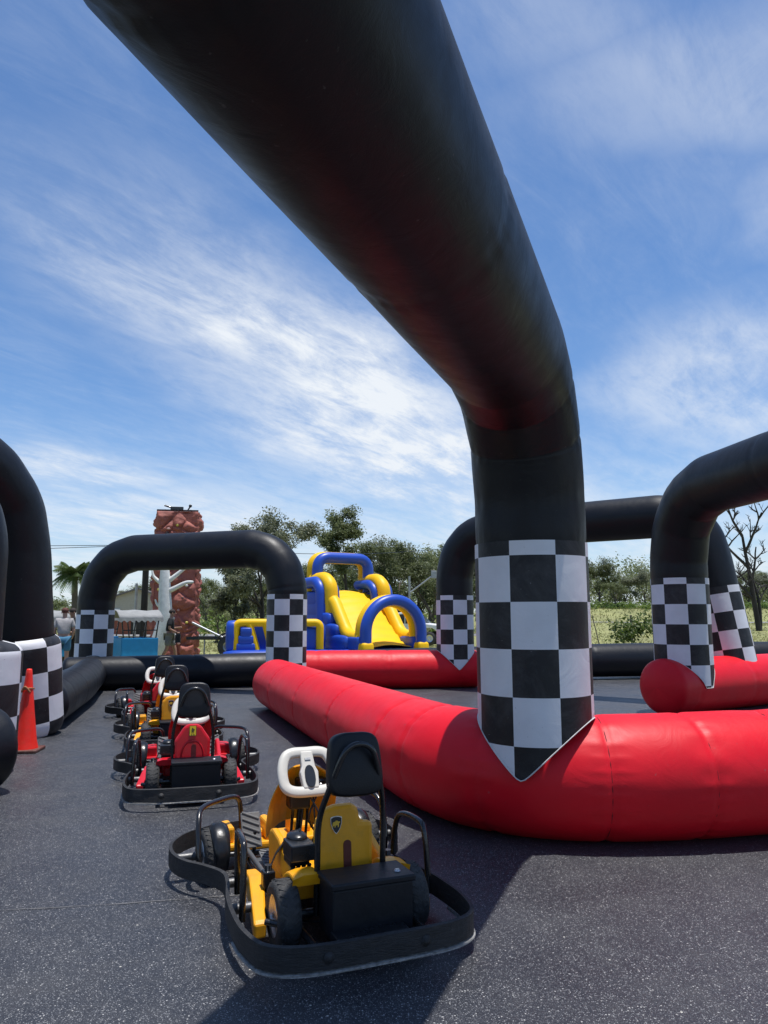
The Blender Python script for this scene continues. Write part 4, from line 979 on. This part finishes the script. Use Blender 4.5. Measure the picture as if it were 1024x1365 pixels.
# ------------------------------------------------------------------ climbing rock tower
TY = 30.0; TX = PX(233, TY); TWd = 1.62; TH = PZ(684, TY)
M_ROCK = mat('moulded_rock', (.30, .09, .065), .75, var=.3, vscale=2.2, bump=.6, bscale=14, dirt=.5, dirtcol=(.17, .055, .045))
tower = empty('climbing_tower', (TX, TY, 0), R(9), 'red moulded rock climbing tower behind the far arch', 'climbing wall')
rng2 = np.random.default_rng(3)
def rock_side(w, h, M, seed, name):
    nu, nv = int(w*34), int(h*34); rg_ = np.random.default_rng(seed)
    pts = np.stack([rg_.random(46)*w, rg_.random(46)*h], 1); amp = .5+rg_.random(46); tilt = rg_.normal(0, .13, (46, 2))
    U, V = np.meshgrid(np.linspace(0, w, nu), np.linspace(0, h, nv)); P = np.stack([U.ravel(), V.ravel()], 1)
    Pw = P+np.stack([.08*np.sin(P[:, 1]*4+seed), .08*np.sin(P[:, 0]*5+seed)], 1)
    D = np.sqrt((((Pw[:, None]-pts[None])*np.array([1, 1.25]))**2).sum(2)); o_ = np.argsort(D, 1); a = np.arange(len(P)); d1 = D[a, o_[:, 0]]; d2 = D[a, o_[:, 1]]; i0 = o_[:, 0]
    crack = np.clip((d2-d1)/.20, 0, 1)**.5
    z = .13*crack*(.6+.4*amp[i0])-.35*d1**2+(tilt[i0]*(Pw-pts[i0])).sum(1)*crack
    z += np.array([.05*mn.fractal(Vector((p[0]*3, p[1]*3, seed)), .8, 2.1, 4) for p in P])
    edge = np.minimum(np.minimum(P[:, 0], w-P[:, 0])/.12, (h-P[:, 1])/.22).clip(0, 1); z = (z+.03)*edge**.5-.03
    top = (h-P[:, 1]) < .3
    vs = [tuple(M @ Vector((p[0]-w/2, -zz, p[1]))) for p, zz in zip(P, z)]
    mb = MB(); mb.add(vs, [(j*nu+i, j*nu+i+1, (j+1)*nu+i+1, (j+1)*nu+i) for j in range(nv-1) for i in range(nu-1)], smooth=True)
    return mb.build(name, M_ROCK, tower)
rock_side(TWd, TH, T(0, -.55, 0), 1, 'rock_face'); rock_side(1.1, TH, RZ(-PI/2)@T(0, -TWd/2, 0), 2, 'rock_face')
rock_side(1.1, TH, RZ(PI/2)@T(0, -TWd/2, 0), 5, 'rock_face'); rock_side(TWd, TH, RZ(PI)@T(0, -.55, 0), 6, 'rock_face')
mb = MB(); mb.box((0, 0, TH/2-.05), (TWd-.05, 1.05, TH-.1)); mb.build('core', M_ROCK, tower)
mb = MB(); mb.tube([(-TWd/2-.02, -.35, TH+.06), (TWd/2-.02, -.35, TH+.06)], .035, 8); mb.tube([(-TWd/2-.02, .35, TH+.06), (TWd/2-.02, .35, TH+.06)], .035, 8)
for x in (-.5, 0, .5): mb.tube([(x, -.45, TH+.06), (x, .45, TH+.06)], .03, 6)
mb.box((-.05, -.35, TH+.14), (.5, .16, .12)); mb.tube([(-.55, -.3, TH+.26), (0, -.3, TH+.10)], .035, 6); mb.tube([(.35, -.3, TH+.06), (.50, -.3, TH+.30)], .03, 6); mb.ball((.46, -.3, TH+.26), .07, 8); mb.build('top_rail', M_PIPE, tower)
M_HOLD = [mat('hold_'+n_, c_, .5, var=.05) for n_, c_ in (('pink', (.5, .28, .26)), ('yellow', (.6, .5, .1)), ('white', (.6, .6, .58)), ('dark', (.05, .03, .03)))]
rg = random.Random(12)
for i in range(30):
    mb = MB(); mb.ball((0, 0, 0), (rg.uniform(.05, .09), .07, rg.uniform(.04, .07)), 8); o = mb.build('hand_hold', M_HOLD[i % 4], tower); o.location = (rg.uniform(-.75, .75), -.55-rg.uniform(.08, .12), .5+(TH-.9)*i/30)
# white tree figure in front of the tower
M_WT = mat('white_fibreglass', (.62, .62, .58), .5, var=.12, vscale=6, bump=.5, dirt=.4, dirtcol=(.35, .34, .3))
WX, WY = PX(217, 27.6), 27.6
wt = empty('tree_sculpture', (WX, WY, 0), 0, 'white leafless tree sculpture standing before the red rock tower', 'sculpture')
mz = lambda r_: PZ(r_, WY)
mb = MB()
mb.tube(smooth_path([(-.30, 0, 0), (-.10, 0, .7), (.06, 0, 1.5), (.02, 0, 2.4), (.0, 0, mz(768)), (-.02, 0, mz(757))], 5), [.34-.0075*i for i in range(26)], 12); mb.build('trunk', M_WT, wt)
for pts, r0_, r1_ in (([(0, 0, mz(790)), (.4, -.05, mz(784)), (.8, -.1, mz(777)), (1.05, -.1, mz(776))], .11, .05), ([(0, 0, mz(778)), (.30, 0, mz(770)), (.62, .05, mz(760)), (.78, .05, mz(757))], .11, .04), ([(0, 0, mz(780)), (-.22, 0, mz(775)), (-.42, 0, mz(768)), (-.48, 0, mz(760))], .10, .03), ([(-.05, 0, mz(812)), (-.22, -.05, mz(806)), (-.30, -.05, mz(800))], .06, .03)):
    sp_ = smooth_path(pts, 5); mb = MB(); mb.tube(sp_, [r0_+(r1_-r0_)*i/(len(sp_)-1) for i in range(len(sp_))], 10); mb.ball(tuple(sp_[-1]), r1_, 8); mb.build('branch', M_WT, wt)

# ------------------------------------------------------------------ people
def person(x, y, yaw, label, joints, shirt, legs, skin=(.30, .16, .10), hair=(.03, .02, .015), shorts=True, z=0.0, held=None):
    root = empty('person', (x, y, z), yaw, label, 'person')
    J = joints
    def skinmesh(name, nodes, edges, m, sub=2):
        me = bpy.data.meshes.new(name); keys = list(nodes); me.from_pydata([nodes[k][0] for k in keys], [(keys.index(a), keys.index(b)) for a, b in edges], [])
        o = bpy.data.objects.new(name, me); COL.objects.link(o); o.parent = root; md = o.modifiers.new('skin', 'SKIN'); md.use_smooth_shade = True
        for i, k in enumerate(keys):
            r_ = nodes[k][1]; me.skin_vertices[0].data[i].radius = r_ if isinstance(r_, tuple) else (r_, r_)
        me.skin_vertices[0].data[0].use_root = True
        s2 = o.modifiers.new('sub', 'SUBSURF'); s2.levels = s2.render_levels = sub; me.materials.append(m); return o
    ms = mat('skin', skin, .55, var=.06); body = {k: (J[k], r_) for k, r_ in dict(pelvis=(.15, .11), chest=(.17, .12), neck=.055, skull=(.078, .092), crown=(.055, .065), shL=.06, shR=.06, elL=.045, elR=.045, wrL=.030, wrR=.030, haL=(.035, .02), haR=(.035, .02), hipL=.09, hipR=.09, knL=.062, knR=.062, anL=.04, anR=.04, toL=.04, toR=.04).items()}
    ed = [('pelvis', 'chest'), ('chest', 'neck'), ('neck', 'skull'), ('skull', 'crown'), ('chest', 'shL'), ('chest', 'shR'), ('shL', 'elL'), ('elL', 'wrL'), ('wrL', 'haL'), ('shR', 'elR'), ('elR', 'wrR'), ('wrR', 'haR'), ('pelvis', 'hipL'), ('pelvis', 'hipR'), ('hipL', 'knL'), ('knL', 'anL'), ('anL', 'toL'), ('hipR', 'knR'), ('knR', 'anR'), ('anR', 'toR')]
    skinmesh('body', body, ed, ms)
    mid = lambda a, b, t: tuple(np.array(J[a])*(1-t)+np.array(J[b])*t)
    sh = {'pelvis': (mid('pelvis', 'chest', .12), (.185, .15)), 'waist': (mid('pelvis', 'chest', .5), (.185, .15)), 'chest': (J['chest'], (.20, .15)), 'neck': (mid('chest', 'neck', .7), .08), 'shL': (J['shL'], .085), 'shR': (J['shR'], .085), 'eL': (mid('shL', 'elL', .75), .078), 'eR': (mid('shR', 'elR', .75), .078)}
    skinmesh('shirt', sh, [('pelvis', 'waist'), ('waist', 'chest'), ('chest', 'neck'), ('chest', 'shL'), ('chest', 'shR'), ('shL', 'eL'), ('shR', 'eR')], mat('shirt_cloth', shirt, .85, var=.2, bump=.4))
    t_ = .85 if shorts else 1.0; nd = {'pelvis': (J['pelvis'], (.175, .14)), 'hipL': (J['hipL'], .12), 'hipR': (J['hipR'], .12), 'kL': (mid('hipL', 'knL', t_), .105 if shorts else .085), 'kR': (mid('hipR', 'knR', t_), .105 if shorts else .085)}
    e2 = [('pelvis', 'hipL'), ('pelvis', 'hipR'), ('hipL', 'kL'), ('hipR', 'kR')]
    if not shorts: nd['aL'] = (mid('knL', 'anL', .95), .065); nd['aR'] = (mid('knR', 'anR', .95), .065); e2 += [('kL', 'aL'), ('kR', 'aR')]
    skinmesh('shorts' if shorts else 'trousers', nd, e2, mat('leg_cloth', legs, .85, var=.2, bump=.4))
    hs = np.array(J['skull']); fwd = np.array(J['_face'])
    mb = MB(); c = hs+np.array([0, 0, .055])-fwd*.02; mb.ball(tuple(c), (.098, .105, .085), 14); mb.build('hair', mat('hair', hair, .8, var=.2), root)
    sdv = np.array([fwd[1], -fwd[0], 0])
    mb = MB(); nz_ = hs+fwd*.10+np.array([0, 0, -.01]); mb.ball(tuple(nz_), (.015, .018, .022), 8)
    for s_ in (-1, 1): mb.ball(tuple(hs+sdv*s_*.085), (.014, .02, .03), 8)
    mb.build('nose_and_ears', ms, root)
    mb = MB()
    for s_ in (-1, 1): mb.ball(tuple(hs+fwd*.088+sdv*s_*.032+np.array([0, 0, .018])), (.012, .012, .010), 8)
    mb.build('eyes', M_DARK, root)
    mb = MB(); mb.ball(tuple(hs+fwd*.085+np.array([0, 0, -.055])), (.028, .018, .008), 8); mb.build('mouth', mat('lips', (.28, .10, .08), .5), root)
    return root
def pose(walk=.22, armL=(.10, .30, 1.12), armR=(-.05, .28, 1.12), face=(0, 1, 0), lean=.03, h=1.0):
    # facing +y ; L is -x
    J = dict(pelvis=(0, 0, .97), chest=(0, lean, 1.30), neck=(0, lean+.02, 1.50), skull=(0, lean+.05, 1.63), crown=(0, lean+.045, 1.73),
        shL=(-.19, lean, 1.41), shR=(.19, lean, 1.41), elL=(-.25, lean-.03, 1.13), elR=(.25, lean-.02, 1.13), hipL=(-.10, 0, .90), hipR=(.10, 0, .90),
        knL=(-.10, walk*.75, .50), knR=(.10, -walk*.25, .49), anL=(-.10, walk, .08), anR=(.10, -walk*1.1, .12), toL=(-.10, walk+.14, .04), toR=(.10, -walk*1.1+.12, .04))
    J['wrL'] = (-.20, armL[1], armL[2]); J['wrR'] = (.20, armR[1], armR[2]); J['haL'] = tuple(np.array(J['wrL'])+(np.array([.02, .085, .0]))); J['haR'] = tuple(np.array(J['wrR'])+(np.array([-.02, .085, -.01]))); J['_face'] = face
    return J
py_ = 24.6; px_ = PX(226, py_)
person(px_, py_, R(-78), 'bearded man in black shirt and grey shorts walking past the rock tower', pose(.24, (0, .30, 1.17), (0, .27, 1.0)), (.012, .013, .015), (.16, .16, .15), skin=(.32, .17, .11))
mb = MB(); mb.box((0, 0, -.16), (.16, .09, .26)); mb.tube(smooth_path([(-.06, 0, -.03), (-.05, 0, .06), (.05, 0, .06), (.06, 0, -.03)], 4), .012, 6); mb.box((0, 0, -.02), (.10, .08, .04))
o = mb.build('carry_bag', M_BOX, bevel=.02); o.location = (px_+.36, py_-.28, .98); tag(o, 'small black bag carried by the man in grey shorts', 'bag')
person(PX(98, 21.5), 21.5, R(150), 'person in black top and black trousers left of the far arch foot', pose(.10, (0, .24, 1.08), (0, .26, 1.05)), (.012, .012, .014), (.012, .012, .015), shorts=False)
person(PX(85, 20.8), 20.8, R(20), 'person in pale grey top and blue shorts half hidden by the left arch', pose(.05, (0, .12, .92), (0, .1, .92)), (.34, .32, .31), (.05, .16, .26), skin=(.40, .22, .15), hair=(.10, .03, .02))

# ------------------------------------------------------------------ canopy wagon(s)
M_CAN = mat('grey_canvas', (.27, .27, .26), .85, var=.15, vscale=3, bump=.6, bscale=9, dirt=.4, dirtcol=(.2, .2, .19))
M_CYAN = mat('sky_blue_panel', (.010, .24, .50), .45, var=.08, dirt=.15, dirtcol=(.1, .3, .4))
def wagon(x, y, yaw, w, label, seed=0, z_top=1.95):
    root = empty('canopy_wagon', (x, y, 0), yaw, label, 'wagon', 'canopy wagons')
    mb = MB(); mb.box((0, 0, .36), (w, 1.3, .06)); mb.build('floor', M_PIPE, root, bevel=.01)
    for nm, c, d in (('side_panel', (0, -.66, .585), (w, .04, .61)), ('side_panel', (0, .66, .585), (w, .04, .61)), ('end_panel', (-w/2, 0, .585), (.04, 1.28, .61)), ('end_panel', (w/2, 0, .585), (.04, 1.28, .61))):
        mb = MB(); mb.box(c, d); mb.build(nm, M_CYAN, root, bevel=.012)
    for sx in (-1, 1):
        for sy_ in (-1, 1):
            mb = MB(); mb.tube([(sx*(w/2-.05), sy_*.6, .88), (sx*(w/2+.02), sy_*.6, z_top)], .022, 6); mb.build('post', M_PIPE, root)
            mb = MB(); mb.lathe([(0, .06), (.14, .06), (.24, .05), (.27, 0), (.24, -.05), (.14, -.06), (0, -.06)], 20, M=T(sx*(w/2-.3), sy_*.5, .25)@RX(PI/2)); mb.build('wheel', M_TYRE, root)
    for z in (1.12, z_top-.02):
        mb = MB(); mb.tube([(-w/2, -.6, z), (w/2, -.6, z)], .016, 6); mb.build('rail', M_PIPE, root)
    mb = MB(); mb.tube([(-w/2+.22, -.6, .88), (-w/2+.14, -.6, z_top)], .02, 6); mb.tube([(-w/2+.32, -.6, .88), (-w/2+.40, -.6, z_top)], .02, 6); mb.build('brace', M_PIPE, root)
    vs = []; nu, nv = 22, 12
    for j in range(nv):
        for i in range(nu):
            X = -w/2-.12+(w+.24)*i/(nu-1); Y_ = -.72+1.44*j/(nv-1)
            vs.append((X, Y_, z_top+.02+.26*(1-(abs(Y_)/.74)**2.4)*(.95+.05*math.cos(2*PI*i/(nu-1)*2))+.02*mn.noise(Vector((X*4, Y_*4, seed)))))
    mb = MB(); mb.add(vs, [(j*nu+i, j*nu+i+1, (j+1)*nu+i+1, (j+1)*nu+i) for j in range(nv-1) for i in range(nu-1)], smooth=True)
    fr = []
    for i in range(nu*2): X = -w/2-.12+(w+.24)*i/(nu*2-1); fr += [(X, -.73, z_top+.03), (X, -.74, z_top-.07-.03*math.sin(i*1.1))]
    mb.add(fr, [(2*i, 2*i+2, 2*i+3, 2*i+1) for i in range(nu*2-1)]); o = mb.build('canopy', M_CAN, root); md = o.modifiers.new('t', 'SOLIDIFY'); md.thickness = .015
    return root
wagon(PX(179, 22.9), 22.9, R(34), 1.05, 'blue panelled wagon with grey canopy seen through the far arch', 1, 1.45)
wagon(PX(112, 24.6), 24.6, R(30), 1.9, 'grey canopy wagon between the left arch leg and the far arch', 2, 1.45)

# ------------------------------------------------------------------ utility pole, wires, light pole
pY = 32; pX_ = PX(191, pY)
pole = empty('utility_pole', (pX_, pY, 0), 0, 'timber utility pole behind the far arch beside the white tree sculpture', 'pole')
mb = MB(); mb.tube([(0, 0, 0), (0, 0, 4.0), (0, 0, PZ(722, pY))], [.15, .13, .11], 10); mb.build('post', M_BARKD, pole)
mb = MB(); mb.tube([(-.30, -.2, 0), (-.30, -.2, PZ(778, pY))], .06, 8); mb.build('steel_conduit', M_GALV, pole)
mb = MB(); mb.box((0, -.12, PZ(728, pY)), (1.6, .1, .1)); mb.build('crossarm', M_WOOD, pole)
def wire(a, b, sag, label, r=.012):
    mb = MB(); A = Vector(a); B_ = Vector(b); pts = [A.lerp(B_, i/24)-Vector((0, 0, sag*4*(i/24)*(1-i/24)))-A for i in range(25)]; mb.tube(pts, r, 5); o = mb.build('power_line', M_PIPE); o.location = A; tag(o, label, 'cable', 'power lines'); return o
wire((-30, 33, PZ(722, 33)), (pX_-.6, pY-.15, PZ(727, pY)), .10, 'upper thin power line left of the rock tower', .014)
wire((-30, 33.4, PZ(727, 33.4)), (pX_-.3, pY-.15, PZ(727, pY)), .22, 'lower thin power line left of the rock tower', .014)
wire((pX_+.7, pY-.15, PZ(727, pY)), (PX(700, 60), 60, PZ(712, 60)), .9, 'long thin power line sagging behind the trees to the right', .016)
lp = empty('light_pole', (PX(546, 48), 48, 0), 0, 'grey pole with long leaning arm above the white pickup', 'light pole')
mb = MB(); mb.tube([(0, 0, 0), (0, 0, PZ(768, 48))], .07, 8); mb.build('post', M_GALV, lp)
mb = MB(); mb.tube([(.05, 0, PZ(790, 48)), (PX(578, 48)-PX(546, 48), 0, PZ(767, 48))], .055, 8); mb.build('arm', M_GALV, lp)
mb = MB(); mb.box((PX(579, 48)-PX(546, 48), 0, PZ(766, 48)), (.35, .2, .5)); mb.build('lamp_head', M_GALV, lp, bevel=.03)

# ------------------------------------------------------------------ house
hx = PX(190, 70)
house = empty('house', (hx, 70, 0), R(10), 'small cream gabled house with red brick wall behind the canopy wagon', 'house')
M_CRM = mat('cream_wall', (.42, .38, .30), .8, var=.08); M_ROOFT = mat('grey_roof', (.14, .13, .125), .8, var=.15, bump=.5, bscale=4); M_BRK = mat('red_brickwork', (.26, .08, .05), .85, var=.25, vscale=1.5)
mb = MB(); mb.box((0, 0, 1.3), (8, 7, 2.6)); mb.add([(-4, -3.5, 2.6), (4, -3.5, 2.6), (0, -3.5, 4.0), (-4, 3.5, 2.6), (4, 3.5, 2.6), (0, 3.5, 4.0)], [(0, 1, 2), (5, 4, 3)]); mb.build('wall', M_CRM, house)
mb = MB()
for s_ in (-1, 1): mb.add([(0, -3.9, 4.12), (0, 3.9, 4.12), (s_*4.6, 3.9, 2.50), (s_*4.6, -3.9, 2.50), (0, -3.9, 3.98), (0, 3.9, 3.98), (s_*4.6, 3.9, 2.38), (s_*4.6, -3.9, 2.38)], [(0, 1, 2, 3), (7, 6, 5, 4), (0, 3, 7, 4), (3, 2, 6, 7), (1, 5, 6, 2)])
mb.build('roof', M_ROOFT, house)
mb = MB(); mb.box((0, -3.53, .6), (8.04, .06, 1.2)); mb.build('brick_wall', M_BRK, house)
for x in (-2.2, 2.0):
    mb = MB(); mb.box((x, -3.56, 1.75), (1.5, .10, 1.0)); w_ = mb.build('window', M_WHITE, house)
    mb = MB(); mb.box((x, -3.62, 1.75), (1.3, .02, .8)); mb.build('pane', M_GLASS, w_)
mb = MB(); mb.box((0, -3.56, 1.05), (.95, .08, 2.1)); mb.build('door', M_BARKD, house)

# ------------------------------------------------------------------ boom trailer and white pickup
ty = 28.5
tr = empty('boom_trailer', (PX(285, ty), ty, 0), R(-4), 'dark two wheeled trailer with long drawbar left of the slide', 'trailer')
x0 = PX(266, ty)-PX(285, ty); x1 = PX(305, ty)-PX(285, ty)
mb = MB(); mb.box(((x0+x1)/2-.2, 0, .72), (x1-x0+.6, .10, .12)); mb.box(((x0+x1)/2-.2, .8, .72), (x1-x0+.6, .10, .12)); mb.build('chassis', M_PIPE, tr, bevel=.01)
mb = MB(); mb.tube([(x0-.3, 0, 1.30), (x1-.15, -.02, .72)], .045, 8); mb.build('drawbar', M_GALV, tr)
for yy in (-.12, .92):
    M = T(x1+.05, yy, .42)@RX(PI/2)
    mb = MB(); mb.lathe([(.18, -.12), (.33, -.12), (.40, -.09), (.42, 0), (.40, .09), (.33, .12), (.18, .12)], 28, M=M); w_ = mb.build('wheel', M_TYRE, tr)
    mb = MB(); mb.lathe([(0, .08), (.08, .08), (.12, .03), (.20, .03), (.24, .10), (.24, -.1), (0, -.1)], 24, M=M); mb.build('rim', M_RIM, w_)
    mb = MB(); mb.tube([(x1+.05+.5*math.cos(a), yy-.12, .42+.5*math.sin(a)) for a in [R(15+15*i) for i in range(11)]], .03, 6); mb.tube([(x1+.05+.5*math.cos(a), yy+.12, .42+.5*math.sin(a)) for a in [R(15+15*i) for i in range(11)]], .03, 6); mb.build('mudguard', M_BPL, tr)
for x in (x0+.2, x0+1.0):
    mb = MB(); mb.tube([(x, 0, 0), (x, 0, .7)], .03, 6); mb.build('prop_stand', M_GALV, tr)

def pickup(x, y, yaw, label):
    root = empty('pickup_truck', (x, y, 0), yaw, label, 'pickup truck')
    MS = Matrix(((1, 0, 0, 0), (0, 0, 1, 0), (0, 1, 0, 0), (0, 0, 0, 1)))   # profile x,z extruded in y
    prof = [(-2.55, .55), (-2.55, 1.05), (-.55, 1.08), (-.40, 1.75), (.60, 1.80), (1.25, 1.18), (2.35, 1.05), (2.5, .85), (2.5, .50), (1.95, .45), (1.9, .75), (1.65, .92), (1.35, .92), (1.1, .75), (1.05, .45), (-1.05, .45), (-1.1, .75), (-1.35, .92), (-1.65, .92), (-1.9, .75), (-1.95, .45)]
    mb = MB(); mb.prism(prof, -.88, .88, M=MS); mb.build('body', M_WHITE, root, bevel=.05)
    mb = MB(); mb.box((-1.55, 0, 1.07), (1.8, 1.5, .04)); mb.build('tray_floor', M_BOX, root)
    for s_ in (-1, 1):
        mb = MB(); mb.prism([(-.34, 1.18), (-.26, 1.64), (.12, 1.68), (.12, 1.16)], s_*.885-.01, s_*.885+.01, M=MS); mb.build('window', M_GLASS, root)
        mb = MB(); mb.prism([(.18, 1.16), (.18, 1.68), (.56, 1.70), (1.05, 1.20)], s_*.885-.01, s_*.885+.01, M=MS); mb.build('window', M_GLASS, root)
        mb = MB(); mb.box((2.44, s_*.68, .88), (.12, .30, .16)); mb.build('headlight', M_GALV, root, bevel=.02)
        mb = MB(); mb.box((.98, s_*.99, 1.18), (.10, .18, .16)); mb.build('side_mirror', M_BOX, root, bevel=.02)
        for xx in (-1.5, 1.5):
            M = T(xx, s_*.80, .37)@RX(PI/2)
            mb = MB(); mb.lathe([(.20, -.12), (.33, -.12), (.37, -.06), (.37, .06), (.33, .12), (.20, .12)], 26, M=M); w_ = mb.build('wheel', M_TYRE, root)
            mb = MB(); mb.lathe([(0, .09), (.08, .09), (.20, .05), (.22, .11), (.22, -.11), (.2, -.05), (0, -.09)], 20, M=M); mb.build('rim', M_RIM, w_)
    mb = MB(); mb.add([(.66, -.74, 1.76), (.66, .74, 1.76), (1.25, .74, 1.21), (1.25, -.74, 1.21)], [(0, 3, 2, 1)]); mb.v = [(a+.035, b, c+.03) for a, b, c in mb.v]; mb.build('windscreen', M_GLASS, root)
    mb = MB(); mb.box((2.53, 0, .62), (.14, 1.7, .20)); mb.build('front_bumper', M_BOX, root, bevel=.03)
    mb = MB(); mb.tube(round_poly([(2.5, -.55, .6), (2.66, -.55, 1.0), (2.66, .55, 1.0), (2.5, .55, .6)], .15), .03, 8); mb.build('bull_bar', M_GALV, root)
    return root
pickup(PX(541, 42), 42, R(-14), 'white pickup truck parked behind the front arch of the slide')
